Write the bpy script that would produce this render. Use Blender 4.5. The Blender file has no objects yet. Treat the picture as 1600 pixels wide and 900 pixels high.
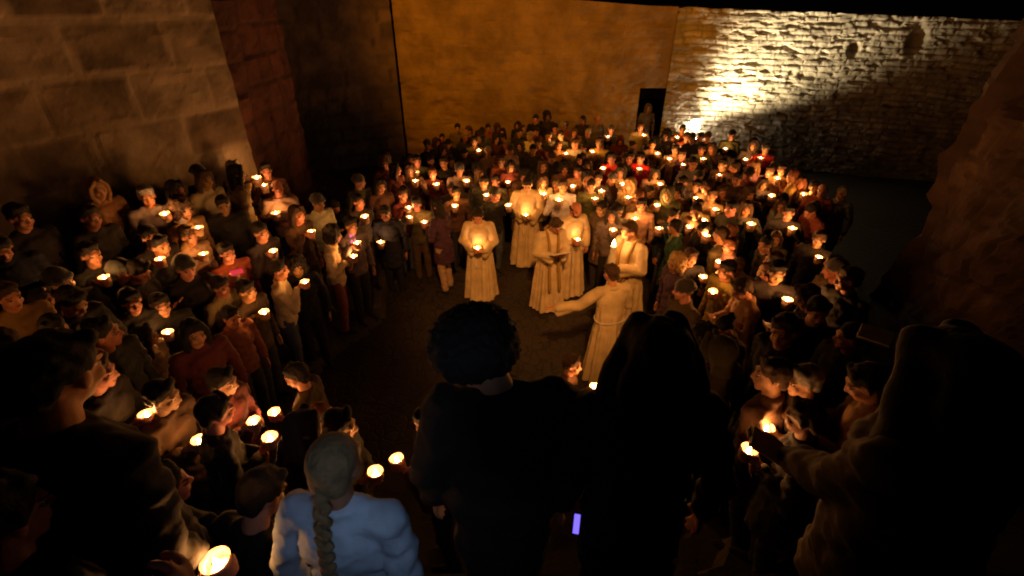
import bpy, math, random
import numpy as np
from mathutils import Vector, Matrix, noise as mnoise

R = math.radians
rnd = random.Random(7)
sc = bpy.context.scene
COL = sc.collection

# ------------------------------------------------------------------ camera, world, exposure
F, PITCH, CAMZ = 765.0, R(30.5), 4.55          # focal length in px of a 1600 px wide frame
cam_d = bpy.data.cameras.new('camera'); cam = bpy.data.objects.new('camera', cam_d); COL.objects.link(cam)
cam_d.sensor_width = 36; cam_d.lens = 36 * F / 1600; cam_d.clip_end = 400; cam_d.clip_start = .05
cam.location = (0, 0, CAMZ); cam.rotation_euler = (R(90) - PITCH, 0, 0)
sc.camera = cam
w = bpy.data.worlds.new('World'); sc.world = w; w.use_nodes = True
bg = w.node_tree.nodes['Background']; bg.inputs[0].default_value = (.9, .45, .3, 1); bg.inputs[1].default_value = .0006
sc.view_settings.view_transform = 'Standard'; sc.view_settings.look = 'None'
sc.view_settings.exposure = 0; sc.view_settings.gamma = 1
cy = sc.cycles
cy.use_denoising = True; cy.max_bounces = 4; cy.diffuse_bounces = 2; cy.glossy_bounces = 2
cy.transmission_bounces = 3; cy.sample_clamp_indirect = 2; cy.use_light_tree = True
cy.pixel_filter_type = 'BLACKMAN_HARRIS'; cy.filter_width = 2.0
cy.caustics_reflective = False; cy.caustics_refractive = False

CAND_W = 7.5; CAND_COL = (1.0, .37, .08)

def spot(name, loc, target, power, color, size, blend, radius=.1):
    l = bpy.data.lights.new(name, 'SPOT'); l.energy = power; l.color = color
    l.spot_size = R(size); l.spot_blend = blend; l.shadow_soft_size = radius
    o = bpy.data.objects.new(name, l); COL.objects.link(o); o.location = loc
    o.rotation_euler = (Vector(target) - Vector(loc)).to_track_quat('-Z', 'Y').to_euler()
    return o
# unseen lamps outside the picture: street lamps of the square and added fill spots
spot('street_or_fill_light', (-3.0, 4.5, 9.5), (.8, 16, 4.0), 2600, (1, .31, .0), 50, .55, .15)
spot('street_or_fill_light', (1.5, -1.0, 8.0), (-6.6, 3.9, 4.9), 50, (1, .40, .22), 36, .35, .2)
spot('street_or_fill_light', (2.0, 3.0, 9.0), (-5.2, 14.6, 3.2), 40, (1, .14, .06), 36, .9, .3)  # added fill: weak red tint on the shadowed wall, not a street lamp
spot('street_or_fill_light', (.5, -2.0, 9.5), (.35, 7.0, .9), 3800, (1, .37, .07), 27, 1, .25)  # added fill: narrow warm spot behind the camera that brightens the robes
spot('street_or_fill_light', (-2.0, -1.0, 8.0), (7.2, 5.8, 3.4), 13, (1, .36, .22), 44, .9, .3)

# ------------------------------------------------------------------ projection helpers
cP, sP = math.cos(PITCH), math.sin(PITCH)
def ray(px, py):
    a, b = px - 800, 450 - py
    return Vector((a, F * cP + b * sP, b * cP - F * sP)) / F
def proj(p):
    x, y, z = p[0], p[1], p[2] - CAMZ
    d = y * cP - z * sP; u = y * sP + z * cP
    return 800 + F * x / d, 450 - F * u / d, d
def on_plane(px, py, z):
    r = ray(px, py); t = (z - CAMZ) / r.z
    return r.x * t, r.y * t
def on_ray(px, py, dist):
    r = ray(px, py); return Vector((0, 0, CAMZ)) + r.normalized() * dist
def at_y(px, py, Y):
    r = ray(px, py); return Vector((r.x * Y / r.y, Y, CAMZ + r.z * Y / r.y))

CX, CY, R0, TOP, RISE = 0.0, 7.5, 2.35, 1.36, .17
def sm(a, b, x):
    t = min(1, max(0, (x - a) / (b - a))); return t * t * (3 - 2 * t)
TERR = True                                            # the walled terrace the last rows stand on
def slope_h(x, y):
    dx, dy = x - CX, y - CY; r = math.hypot(dx, dy)
    a = math.degrees(math.atan2(dy, dx))
    if a < -90: a += 360                               # south = -90, east = 0, north = 90, west = 180
    wgt = 1 - sm(-50, -15, a) if a < 60 else sm(125, 165, a)
    R0 = 2.1 + 1.8 * sm(198, 230, a) if a > 60 else 3.9 - .9 * sm(-82, -55, a)
    if TERR and y < .25: return 2.38
    if TERR and y < 1.5: return 1.87
    return min(TOP, .5 * max(0, r - R0) * wgt)
def ground(x, y):
    return math.floor(slope_h(x, y) / RISE + .5) * RISE
def solve(px, py, h):
    """where a ray meets the height h above the ground"""
    r = ray(px, py); t = .5
    while t < 30:
        p = r * t
        if CAMZ + p.z - slope_h(p.x, p.y) - h <= 0: break
        t += .02
    p = r * t; gz = ground(p.x, p.y); t = (gz + h - CAMZ) / r.z; p = r * t
    return Vector((p.x, p.y, gz))

# ------------------------------------------------------------------ materials
MATS = {}
def new_mat(name):
    m = bpy.data.materials.new(name); m.use_nodes = True; MATS[name] = m
    nt = m.node_tree; return m, nt, nt.nodes['Principled BSDF']
def noise_node(nt, scale, detail=4, coord='Object', rough=.55):
    tc = nt.nodes.new('ShaderNodeTexCoord'); n = nt.nodes.new('ShaderNodeTexNoise')
    n.inputs['Scale'].default_value = scale; n.inputs['Detail'].default_value = detail; n.inputs['Roughness'].default_value = rough
    nt.links.new(tc.outputs[coord], n.inputs['Vector']); return n
def bump(nt, b, src, strength, dist=.02):
    bp = nt.nodes.new('ShaderNodeBump'); bp.inputs['Strength'].default_value = strength; bp.inputs['Distance'].default_value = dist
    nt.links.new(src, bp.inputs['Height']); nt.links.new(bp.outputs[0], b.inputs['Normal'])
def ramp(nt, src, stops):
    r = nt.nodes.new('ShaderNodeValToRGB'); e = r.color_ramp.elements
    while len(e) < len(stops): e.new(.5)
    for i, (p, c) in enumerate(stops): e[i].position = p; e[i].color = (*c, 1)
    nt.links.new(src, r.inputs[0]); return r
def mul(nt, a, b, fac=1):
    m = nt.nodes.new('ShaderNodeMix'); m.data_type = 'RGBA'; m.blend_type = 'MULTIPLY'; m.inputs[0].default_value = fac
    nt.links.new(a, m.inputs[6]); nt.links.new(b, m.inputs[7]); return m.outputs[2]

def objcol_mat(name, rough, nscale, lo, hi, bstr=.3, bscale=60, sheen=0):
    m, nt, b = new_mat(name)
    oi = nt.nodes.new('ShaderNodeObjectInfo'); n = noise_node(nt, nscale)
    rp = ramp(nt, n.outputs[0], [(.3, (lo,) * 3), (.7, (hi,) * 3)])
    nt.links.new(mul(nt, oi.outputs['Color'], rp.outputs[0]), b.inputs['Base Color'])
    b.inputs['Roughness'].default_value = rough
    if sheen: b.inputs['Sheen Weight'].default_value = sheen
    n2 = noise_node(nt, bscale, 5); bump(nt, b, n2.outputs[0], bstr, .01)
    return m
M_CLOTH = objcol_mat('cloth', .9, 6, .75, 1.1, .35, 45, 0)
M_KNIT = objcol_mat('knit', .95, 12, .7, 1.15, .6, 90, .3)
M_HAIR = objcol_mat('hair', .82, 25, .55, 1.25, .5, 110)
M_SKIN = objcol_mat('skin', .55, 9, .88, 1.08, .15, 80)
MATS['skin'].node_tree.nodes['Principled BSDF'].inputs['Subsurface Weight'].default_value = 0
def plain(name, col, rough=.6, emit=None, es=0, metal=0, trans=0, nscale=20, var=.15):
    m, nt, b = new_mat(name)
    n = noise_node(nt, nscale); lo = tuple(c * (1 - var) for c in col); hi = tuple(min(1, c * (1 + var)) for c in col)
    rp = ramp(nt, n.outputs[0], [(.35, lo), (.65, hi)]); nt.links.new(rp.outputs[0], b.inputs['Base Color'])
    b.inputs['Roughness'].default_value = rough; b.inputs['Metallic'].default_value = metal
    b.inputs['Transmission Weight'].default_value = trans
    if emit: b.inputs['Emission Color'].default_value = (*emit, 1); b.inputs['Emission Strength'].default_value = es
    return m
M_EYE = plain('eye', (.035, .02, .015), .25); M_LIP = plain('lip', (.33, .11, .09), .5); M_BROW = plain('brow', (.05, .03, .02), .8)
M_WAX = plain('wax', (.85, .8, .68), .4)
M_FLAME = plain('flame', (1, .8, .4), .5, (1, .74, .38), 60)
M_METAL = plain('dark_metal', (.06, .06, .065), .45, metal=.7)
M_LENS = plain('lamp_lens', (1, .9, .7), .4, (1, .84, .6), 60)
M_SCREEN = plain('phone_screen', (.1, .15, .3), .3, (.45, .6, 1), 3)
M_SCREEN_V = plain('violet_screen', (.1, .05, .3), .3, (.18, .12, 1), 1.6)
M_SCREEN_G = plain('green_screen', (.05, .3, .1), .3, (.1, 1, .35), .5)
M_SCREEN_P = plain('pink_screen', (.3, .05, .2), .3, (1, .2, .5), .8)
M_PAPER = plain('paper', (.78, .74, .66), .8)
M_BOOK = plain('book_cover', (.16, .04, .10), .6)
# translucent drinking-cup plastic of the candle cups
m, nt, b = new_mat('cup_plastic'); M_CUP = m
n = noise_node(nt, 30); rp = ramp(nt, n.outputs[0], [(.3, (.62, .40, .25)), (.7, (.78, .55, .38))])
tr = nt.nodes.new('ShaderNodeBsdfTranslucent'); mx = nt.nodes.new('ShaderNodeMixShader'); mx.inputs[0].default_value = .55
nt.links.new(rp.outputs[0], tr.inputs[0]); nt.links.new(rp.outputs[0], b.inputs['Base Color'])
nt.links.new(b.outputs[0], mx.inputs[1]); nt.links.new(tr.outputs[0], mx.inputs[2])
nt.links.new(mx.outputs[0], nt.nodes['Material Output'].inputs['Surface'])

def stone_mat(name, c0, c1, joint, bscale=18, bstr=.5, blot=(.6, 1.15)):
    m, nt, b = new_mat(name)
    at = nt.nodes.new('ShaderNodeAttribute'); at.attribute_name = 'tone'
    jt = nt.nodes.new('ShaderNodeAttribute'); jt.attribute_name = 'joint'
    rp = ramp(nt, at.outputs['Fac'], [(0, c0), (1, c1)])
    n = noise_node(nt, 1.6, 6); r2 = ramp(nt, n.outputs[0], [(.36, (blot[0],) * 3), (.64, (blot[1],) * 3)])
    c = mul(nt, rp.outputs[0], r2.outputs[0])
    mj = nt.nodes.new('ShaderNodeMix'); mj.data_type = 'RGBA'; nt.links.new(jt.outputs['Fac'], mj.inputs[0])
    nt.links.new(c, mj.inputs[6]); mj.inputs[7].default_value = (*joint, 1)
    nt.links.new(mj.outputs[2], b.inputs['Base Color']); b.inputs['Roughness'].default_value = .92
    n2 = noise_node(nt, bscale, 8, rough=.65); bump(nt, b, n2.outputs[0], bstr, .03)
    return m
M_ASHLAR = stone_mat('ashlar_stone', (.15, .105, .07), (.40, .31, .22), (.36, .28, .20), 7, .5, (.5, 1.25))
M_RUBBLE = stone_mat('rubble_stone', (.40, .36, .27), (.64, .58, .45), (.34, .29, .20), 22, .7, (.7, 1.2))
M_RENDER = stone_mat('lime_render', (.36, .25, .12), (.46, .33, .16), (.28, .2, .1), 7, .6, (.66, 1.12))
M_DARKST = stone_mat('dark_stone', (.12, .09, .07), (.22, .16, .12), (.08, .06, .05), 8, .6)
M_SHADEDST = stone_mat('shaded_stone', (.07, .022, .014), (.13, .045, .03), (.05, .02, .015), 8, .6)  # shade of the return face put into a darker, redder stone colour
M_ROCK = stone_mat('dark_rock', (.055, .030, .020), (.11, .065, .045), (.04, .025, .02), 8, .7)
M_PAVE = stone_mat('paving_stone', (.055, .048, .042), (.10, .088, .075), (.03, .026, .022), 30, .5, (.6, 1.3))

# ------------------------------------------------------------------ numpy noise and walls
def h2(i, j, s=0):
    v = np.sin(i * 127.1 + j * 311.7 + s * 74.7) * 43758.5453
    return v - np.floor(v)
def vnoise(x, y, s=0):
    i, j = np.floor(x), np.floor(y); fx, fy = x - i, y - j
    fx = fx * fx * (3 - 2 * fx); fy = fy * fy * (3 - 2 * fy)
    return (h2(i, j, s) * (1 - fx) + h2(i + 1, j, s) * fx) * (1 - fy) + (h2(i, j + 1, s) * (1 - fx) + h2(i + 1, j + 1, s) * fx) * fy
def fbm(x, y, o=4, s=0):
    a, t = 0, 0
    for k in range(o):
        a = a + vnoise(x * 2 ** k, y * 2 ** k, s + k) / 2 ** k; t += 1 / 2 ** k
    return a / t
def stones(u, z, ch, bw, relief, joint_w, rough, s=0, wob=.3):
    zz = z / ch + (fbm(u * .6, z * .4, 3, s) - .5) * wob * 2
    j = np.floor(zz); fz = zz - j
    wj = bw * (.75 + .5 * h2(j, j * 0 + 3, s)); uu = u / wj + h2(j, j * 0, s + 9) * 7 + (fbm(u * 1.3, z * 2, 2, s + 5) - .5) * wob
    i = np.floor(uu); fu = uu - i
    d = np.minimum(np.minimum(fz, 1 - fz) * ch, np.minimum(fu, 1 - fu) * wj)
    edge = np.clip(d / joint_w, 0, 1); edge = edge * edge * (3 - 2 * edge)
    tone = h2(i, j, s + 2)
    disp = edge * relief * (.35 + .65 * h2(i, j, s + 4)) + (fbm(u * 5, z * 7, 4, s + 6) - .5) * rough
    return disp, tone, 1 - edge
def put_attr(me, name, arr):
    a = me.attributes.new(name, 'FLOAT', 'POINT'); a.data.foreach_set('value', np.asarray(arr, dtype=np.float32).ravel())
def wall_panel(name, p0, p1, z0, ztop, res, fn, mat, thick=.6, batter=0, parent=None, topj=.0):
    """rough front between p0 and p1 (facing the left-hand side of p0->p1 turned clockwise, towards the square) and a body behind it"""
    p0, p1 = Vector(p0), Vector(p1); L = (p1 - p0).length; d = (p1 - p0) / L; n = Vector((d.y, -d.x))
    nu = max(2, int(L / res)); nz = max(2, int((max(ztop(0), ztop(1)) - z0) / res))
    U, T = np.meshgrid(np.linspace(0, L, nu + 1), np.linspace(0, 1, nz + 1))
    zt = ztop(0) + (ztop(1) - ztop(0)) * U / L + (topj * (fbm(U * 2.2, U * 0, 4, 31) - .5) if topj else 0)
    Z = z0 + (zt - z0) * T
    disp, tone, joint = fn(U, Z)
    off = disp - batter * (Z - z0)
    X = p0.x + d.x * U + n.x * off; Y = p0.y + d.y * U + n.y * off
    v = np.stack([X, Y, Z], -1).reshape(-1, 3); k = len(v)
    W = nu + 1; idx = np.arange((nz + 1) * W).reshape(nz + 1, W)
    f = np.stack([idx[:-1, :-1], idx[:-1, 1:], idx[1:, 1:], idx[1:, :-1]], -1).reshape(-1, 4).tolist()
    # rim: carry the border back by the wall's thickness, so that the wall is solid
    border = list(idx[0, :]) + list(idx[1:, -1]) + list(idx[-1, -2::-1]) + list(idx[-2:0:-1, 0])
    b = v[border].copy(); b[:, 0] -= n.x * thick; b[:, 1] -= n.y * thick
    nb = len(border)
    for q in range(nb):
        q2 = (q + 1) % nb; f.append([int(border[q2]), int(border[q]), k + q, k + q2])
    f.append([k + q for q in range(nb)][::-1])
    me = bpy.data.meshes.new(name); me.from_pydata(np.vstack([v, b]).tolist(), [], f); me.materials.append(mat)
    put_attr(me, 'tone', np.concatenate([np.broadcast_to(tone, U.shape).ravel(), np.full(nb, .5)]))
    put_attr(me, 'joint', np.concatenate([np.broadcast_to(joint, U.shape).ravel(), np.zeros(nb)]))
    o = bpy.data.objects.new(name, me); COL.objects.link(o)
    if parent: o.parent = parent
    return o
def tag(o, label, cat, group=None, kind=None):
    o['label'] = label; o['category'] = cat
    if group: o['group'] = group
    if kind: o['kind'] = kind
    return o

# ------------------------------------------------------------------ setting: ground and steps
def build_ground():
    global TERR
    me = bpy.data.meshes.new('ground'); s = 150
    me.from_pydata([(-s, -s, -.004), (s, -s, -.004), (s, s, -.004), (-s, s, -.004)], [], [(0, 1, 2, 3)])
    m, nt, b = new_mat('ground_setts')
    n = noise_node(nt, .8, 6); r1 = ramp(nt, n.outputs[0], [(.3, (.024, .020, .017)), (.7, (.055, .046, .038))])
    tc = nt.nodes.new('ShaderNodeTexCoord'); vo = nt.nodes.new('ShaderNodeTexVoronoi'); vo.feature = 'DISTANCE_TO_EDGE'; vo.inputs['Scale'].default_value = 7
    nt.links.new(tc.outputs['Object'], vo.inputs['Vector'])
    r2 = ramp(nt, vo.outputs['Distance'], [(0, (.35,) * 3), (.09, (1,) * 3)])
    nt.links.new(mul(nt, r1.outputs[0], r2.outputs[0]), b.inputs['Base Color']); b.inputs['Roughness'].default_value = .62
    bump(nt, b, r2.outputs[0], .5, .02); me.materials.append(m)
    o = bpy.data.objects.new('ground', me); COL.objects.link(o); o['kind'] = 'structure'; o['label'] = 'dark cobbled ground of the square'
    # terraced steps rising from the circle towards the viewer and the tall block wall
    vs, fs, tones = [], [], []
    nr, na = 130, 150
    rs = []
    r = R0 - .5
    while r < 12.5: rs += [r, r + .004]; r += .085
    rs = np.array(sorted(set(np.round(rs, 4))))
    angs = np.linspace(120, 342, 190)
    TERR = False
    for rr in rs:
        for a in angs:
            x, y = CX + rr * math.cos(R(a)), CY + rr * math.sin(R(a))
            vs.append((x, y, ground(x, y) + .0 if slope_h(x, y) > RISE * .5 else -.06))
    na = len(angs)
    for i in range(len(rs) - 1):
        for j in range(na - 1):
            q = [i * na + j, i * na + j + 1, (i + 1) * na + j + 1, (i + 1) * na + j]
            if max(vs[k][2] for k in q) > -.05: fs.append(q[::-1])
    me = bpy.data.meshes.new('steps'); me.from_pydata(vs, [], fs); me.materials.append(M_PAVE); me.validate()
    v = np.array(vs); ang = np.arctan2(v[:, 1] - CY, v[:, 0] - CX); 
    t = h2(np.floor(ang * 14 + v[:, 2] * 3), np.floor(v[:, 2] / RISE + .2), 5)
    put_attr(me, 'tone', t); put_attr(me, 'joint', np.zeros(len(v)))
    TERR = True
    o = bpy.data.objects.new('steps', me); COL.objects.link(o); o['kind'] = 'structure'; o['label'] = 'worn stone steps rising round the circle'
build_ground()
def terrace():
    vs, fs, tone = [], [], []
    def slab(y0, y1, z):
        xs = np.arange(-9, 9.01, .6)
        for i in range(len(xs) - 1):
            b_ = len(vs); a, c = xs[i] + .003, xs[i + 1] - .003
            vs.extend([(a, y0, z), (c, y0, z), (c, y1, z), (a, y1, z), (a, y1, -.1), (c, y1, -.1)]); fs.extend([(b_, b_ + 1, b_ + 2, b_ + 3), (b_ + 3, b_ + 2, b_ + 5, b_ + 4)]); tone.extend([rnd.random()] * 6)
    slab(-4, .25, 2.38); slab(.25, 1.5, 1.87)
    me = bpy.data.meshes.new('terrace'); me.from_pydata(vs, [], fs); me.materials.append(M_PAVE); put_attr(me, 'tone', tone); put_attr(me, 'joint', [0] * len(tone))
    o = bpy.data.objects.new('terrace', me); COL.objects.link(o); o['kind'] = 'structure'; o['label'] = 'raised dark stone terrace under the last rows'
terrace()

# ------------------------------------------------------------------ setting: walls
LC = Vector((-3.55, 8.35)); LD = Vector((-.467, -.884))
LE = LC + LD * 12; L1 = LC + LD * .95; L2 = Vector((-4.02, 9.6))
fn_ash = lambda u, z: stones(u, z + .12, .56, .9, .02, .07, .05, 3, .12)
bw_ = tag(wall_panel('block_wall', LE, L1, -.1, lambda t: 9.5, .05, fn_ash, M_ASHLAR, 1.2),
    'tall wall of big squared stone blocks with pale joints, dimly lit', 'wall')
wall_panel('return_face', L1 + Vector((-.06, .012)), L2, -.1, lambda t: 9.4, .06, lambda u, z: stones(u, z, .42, .6, .04, .05, .09, 17, .3), M_SHADEDST, 1.0, parent=bw_)
# wall behind it, in the dark, between the block wall and the orange-lit wall
fn_dark = lambda u, z: stones(u, z, .4, .7, .03, .04, .06, 8, .2)
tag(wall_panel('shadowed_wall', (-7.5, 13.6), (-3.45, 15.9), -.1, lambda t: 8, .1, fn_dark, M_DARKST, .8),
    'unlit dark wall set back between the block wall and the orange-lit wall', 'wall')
# orange-lit rendered wall with the doorway at its end
OY = 16.0
def fn_orange(u, z):
    d, t, j = stones(u, z, .3, .6, .012, .06, .04, 12, .5)
    hol = np.clip(fbm(u * 1.4, z * 3.5, 4, 40) - .58, 0, 1) * -.25
    return d + hol, fbm(u * 1.2, z * 1.6, 4, 50), j * .25
ow = bpy.data.objects.new('rendered_wall', None); COL.objects.link(ow); ow.location = (0, 0, 0)
tag(ow, 'high rendered wall glowing orange under a street lamp behind the crowd', 'wall')
wall_panel('wall_face', (-3.4, OY), (3.92, OY), -.1, lambda t: 4.9 - .5 * t, .06, lambda u, z: fn_orange(u, z), M_RENDER, .7, parent=ow)
wall_panel('lintel', (3.92, OY), (4.72, OY), 2.22, lambda t: 4.40 - .02 * t, .06, lambda u, z: fn_orange(u + 7.3, z), M_RENDER, .7, parent=ow)
def box(name, c, s, mat, parent=None, bev=0):
    x, y, z = s[0] / 2, s[1] / 2, s[2] / 2
    vs = [(c[0] + a * x, c[1] + b_ * y, c[2] + d * z) for a in (-1, 1) for b_ in (-1, 1) for d in (-1, 1)]
    me = bpy.data.meshes.new(name); me.from_pydata(vs, [], [(0, 1, 3, 2), (4, 6, 7, 5), (0, 4, 5, 1), (2, 3, 7, 6), (0, 2, 6, 4), (1, 5, 7, 3)])
    me.materials.append(mat); o = bpy.data.objects.new(name, me); COL.objects.link(o)
    if parent: o.parent = parent
    if bev: md = o.modifiers.new('bevel', 'BEVEL'); md.width = bev; md.segments = 2
    return o
box('passage', (4.32, 18.9, 1.1), (1.6, .2, 2.6), M_METAL, ow)
# rubble wall lit by the floodlight
RW0, RW1 = Vector((4.72, 15.95)), Vector((13.2, 13.6))
RWL = (RW1 - RW0).length; RWD = (RW1 - RW0) / RWL; RWN = Vector((RWD.y, -RWD.x))
def wall_uz(px, py):
    r = ray(px, py); # ray hits the rubble wall's plane
    t = (RW0 - Vector((0, 0))).dot(RWN) / Vector((r.x, r.y)).dot(RWN)
    p = Vector((r.x * t, r.y * t)); return (p - RW0).dot(RWD), CAMZ + r.z * t
HOLL = [(1075, 132, .30, .13, -.10), (1110, 128, .5, .06, -.07), (1075, 42, .8, .22, -.08), (1334, 78, .13, .16, -.28), (1432, 66, .2, .3, -.3), (1262, 118, .25, .12, -.08), (1240, 40, .25, .05, -.06), (1180, 100, .18, .06, -.06)]
HOLL = [(*wall_uz(a, b_), c, d, e) for a, b_, c, d, e in HOLL]
def fn_rub(u, z):
    d, t, j = stones(u, z, .15, .42, .028, .045, .075, 21, 1.1)
    d = d + (fbm(u * .7, z * .9, 3, 77) - .5) * .09 + np.clip(fbm(u * 3, z * 9, 3, 91) - .6, 0, 1) * -.35
    for hu, hz, a, b_, e in HOLL:
        q = ((u - hu) / a) ** 2 + ((z - hz) / b_) ** 2
        d = d + e * np.exp(-q ** 2) * (.7 + .6 * fbm(u * 4, z * 4, 2, 3))
    return d, t, np.clip(j, 0, 1)
tag(wall_panel('rubble_wall', RW0, RW1, -.1, lambda t: 4.38 - .31 * t, .032, fn_rub, M_RUBBLE, .8, topj=.10),
    'coarse rubble stone wall brightly raked by a white floodlight', 'wall')
# right-hand rough bastion
def fn_bas(u, z):
    d, t, j = stones(u, z, .45, .7, .05, .06, .12, 33, .8)
    return d + (fbm(u * .9, z * .7, 4, 60) - .5) * .75, t, j * .5
bs = bpy.data.objects.new('bastion', None); COL.objects.link(bs); bs.location = (6.6, 7.3, 0)
tag(bs, 'rough rocky bastion slanting down in reddish gloom beyond the crowd', 'wall')
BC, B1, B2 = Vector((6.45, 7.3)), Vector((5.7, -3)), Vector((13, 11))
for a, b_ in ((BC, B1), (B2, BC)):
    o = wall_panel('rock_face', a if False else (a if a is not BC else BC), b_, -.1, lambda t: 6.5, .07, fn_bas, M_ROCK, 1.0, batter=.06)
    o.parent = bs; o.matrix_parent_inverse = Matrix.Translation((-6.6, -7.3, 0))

# ------------------------------------------------------------------ primitive clusters -> one continuous surface
class PM:
    def __init__(s): s.v = []; s.f = []
    def lathe(s, rings, closed=True):
        """rings: list of lists of Vector, same length"""
        b = len(s.v); n = len(rings[0])
        for r in rings: s.v += [tuple(p) for p in r]
        for i in range(len(rings) - 1):
            for j in range(n):
                k = (j + 1) % n; s.f.append((b + i * n + j, b + i * n + k, b + (i + 1) * n + k, b + (i + 1) * n + j))
        s.f.append(tuple(b + j for j in range(n))[::-1]); s.f.append(tuple(b + (len(rings) - 1) * n + j for j in range(n)))
    def cap(s, p0, r0, p1, r1, n=12):
        p0, p1 = Vector(p0), Vector(p1); d = p1 - p0; L = d.length
        if L < 1e-5: d = Vector((0, 0, 1)); L = 1e-5
        d = d / L; a = d.orthogonal().normalized(); c = d.cross(a)
        ring = lambda o, r: [o + (a * math.cos(t * 2 * math.pi / n) + c * math.sin(t * 2 * math.pi / n)) * r for t in range(n)]
        rs = [ring(p0 - d * r0 * math.cos(q), max(1e-4, r0 * math.sin(q))) for q in (.15, .55, .95, 1.35)]
        rs += [ring(p0 + d * L * .5, (r0 + r1) / 2)] if L > .02 else []
        rs += [ring(p1 + d * r1 * math.cos(q), max(1e-4, r1 * math.sin(q))) for q in (1.35, .95, .55, .15)]
        s.lathe(rs)
    def chain(s, pts, rads):
        for i in range(len(pts) - 1): s.cap(pts[i], rads[i], pts[i + 1], rads[i + 1])
    def ell(s, c, r, M=None, n=16):
        c = Vector(c); rs = []
        for i in range(1, 12):
            q = math.pi * i / 12
            ring = [Vector((r[0] * math.sin(q) * math.cos(t * 2 * math.pi / n), r[1] * math.sin(q) * math.sin(t * 2 * math.pi / n), -r[2] * math.cos(q))) for t in range(n)]
            if M is not None: ring = [M @ p for p in ring]
            rs.append([p + c for p in ring])
        s.lathe(rs)
    def xf(s, M, start=0):
        for i in range(start, len(s.v)): s.v[i] = tuple(M @ Vector(s.v[i]))

def skin(pm, name, voxel, smooth=2, mats=(), wrinkle=0, wscale=9, seed=0, stretch=(1, 1, 1)):
    me = bpy.data.meshes.new('tmp'); me.from_pydata(pm.v, [], pm.f)
    ob = bpy.data.objects.new('tmp', me); COL.objects.link(ob)
    m = ob.modifiers.new('r', 'REMESH'); m.mode = 'VOXEL'; m.voxel_size = voxel
    if smooth: m2 = ob.modifiers.new('s', 'SMOOTH'); m2.factor = .5; m2.iterations = smooth
    dg = bpy.context.evaluated_depsgraph_get()
    out = bpy.data.meshes.new_from_object(ob.evaluated_get(dg)); out.name = name
    bpy.data.objects.remove(ob); bpy.data.meshes.remove(me)
    if wrinkle:
        n = len(out.vertices); co = np.empty(n * 3); out.vertices.foreach_get('co', co); co = co.reshape(-1, 3)
        no = np.empty(n * 3, np.float32); out.vertices.foreach_get('normal', no); no = no.reshape(-1, 3)
        q = co * wscale * np.array(stretch)
        d = np.array([mnoise.noise(Vector((a[0] + seed, a[1], a[2]))) + .5 * mnoise.noise(Vector((a[0] * 2.3, a[1] * 2.3 + seed, a[2] * 2.3))) for a in q])
        co += no * d[:, None] * wrinkle; out.vertices.foreach_set('co', co.ravel())
    out.polygons.foreach_set('use_smooth', [True] * len(out.polygons))
    out.materials.clear()
    for k in mats: out.materials.append(k)
    out.update(); return out
def cut_below(me, z):
    import bmesh
    bm = bmesh.new(); bm.from_mesh(me)
    bmesh.ops.bisect_plane(bm, geom=bm.verts[:] + bm.edges[:] + bm.faces[:], plane_co=(0, 0, z), plane_no=(0, 0, 1), clear_inner=True)
    bm.to_mesh(me); bm.free()
    for p in me.polygons: p.use_smooth = True
    return me

# ------------------------------------------------------------------ heads, hair, hands
def head_prims(pm):
    pm.ell((0, -.015, .03), (.074, .094, .088)); pm.ell((0, .02, -.03), (.058, .072, .082))
    pm.ell((0, .058, -.088), (.03, .026, .022)); pm.cap((0, .088, .012), .008, (0, .106, -.024), .012)
    pm.cap((-.036, .078, .028), .013, (.036, .078, .028), .013)
    for s in (-1, 1):
        pm.ell((s * .036, .058, -.03), (.024, .024, .026)); pm.ell((s * .076, -.008, -.005), (.009, .019, .03))
        pm.ell((s * .031, .076, .004), (.013, .012, .009)); pm.cap((s * .012, .1, -.027), .007, (s * .004, .1, -.027), .007)
    pm.ell((0, .086, -.05), (.023, .010, .006)); pm.ell((0, .085, -.061), (.019, .010, .006))
def face_mats(me, MH):
    inv = MH.inverted()
    for p in me.polygons:
        q = inv @ p.center
        if abs(q.x) > .07 or q.y < .04 or abs(q.z) > .1: continue
        ax = abs(q.x)
        if ((ax - .031) / .015) ** 2 + ((q.z - .004) / .007) ** 2 < 1: p.material_index = 1
        elif ((ax - .032) / .021) ** 2 + ((q.z - .027) / .005) ** 2 < 1: p.material_index = 3
        elif (q.x / .025) ** 2 + ((q.z + .056) / .010) ** 2 < 1 and q.y > .07: p.material_index = 2
HAIR = {}
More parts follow.
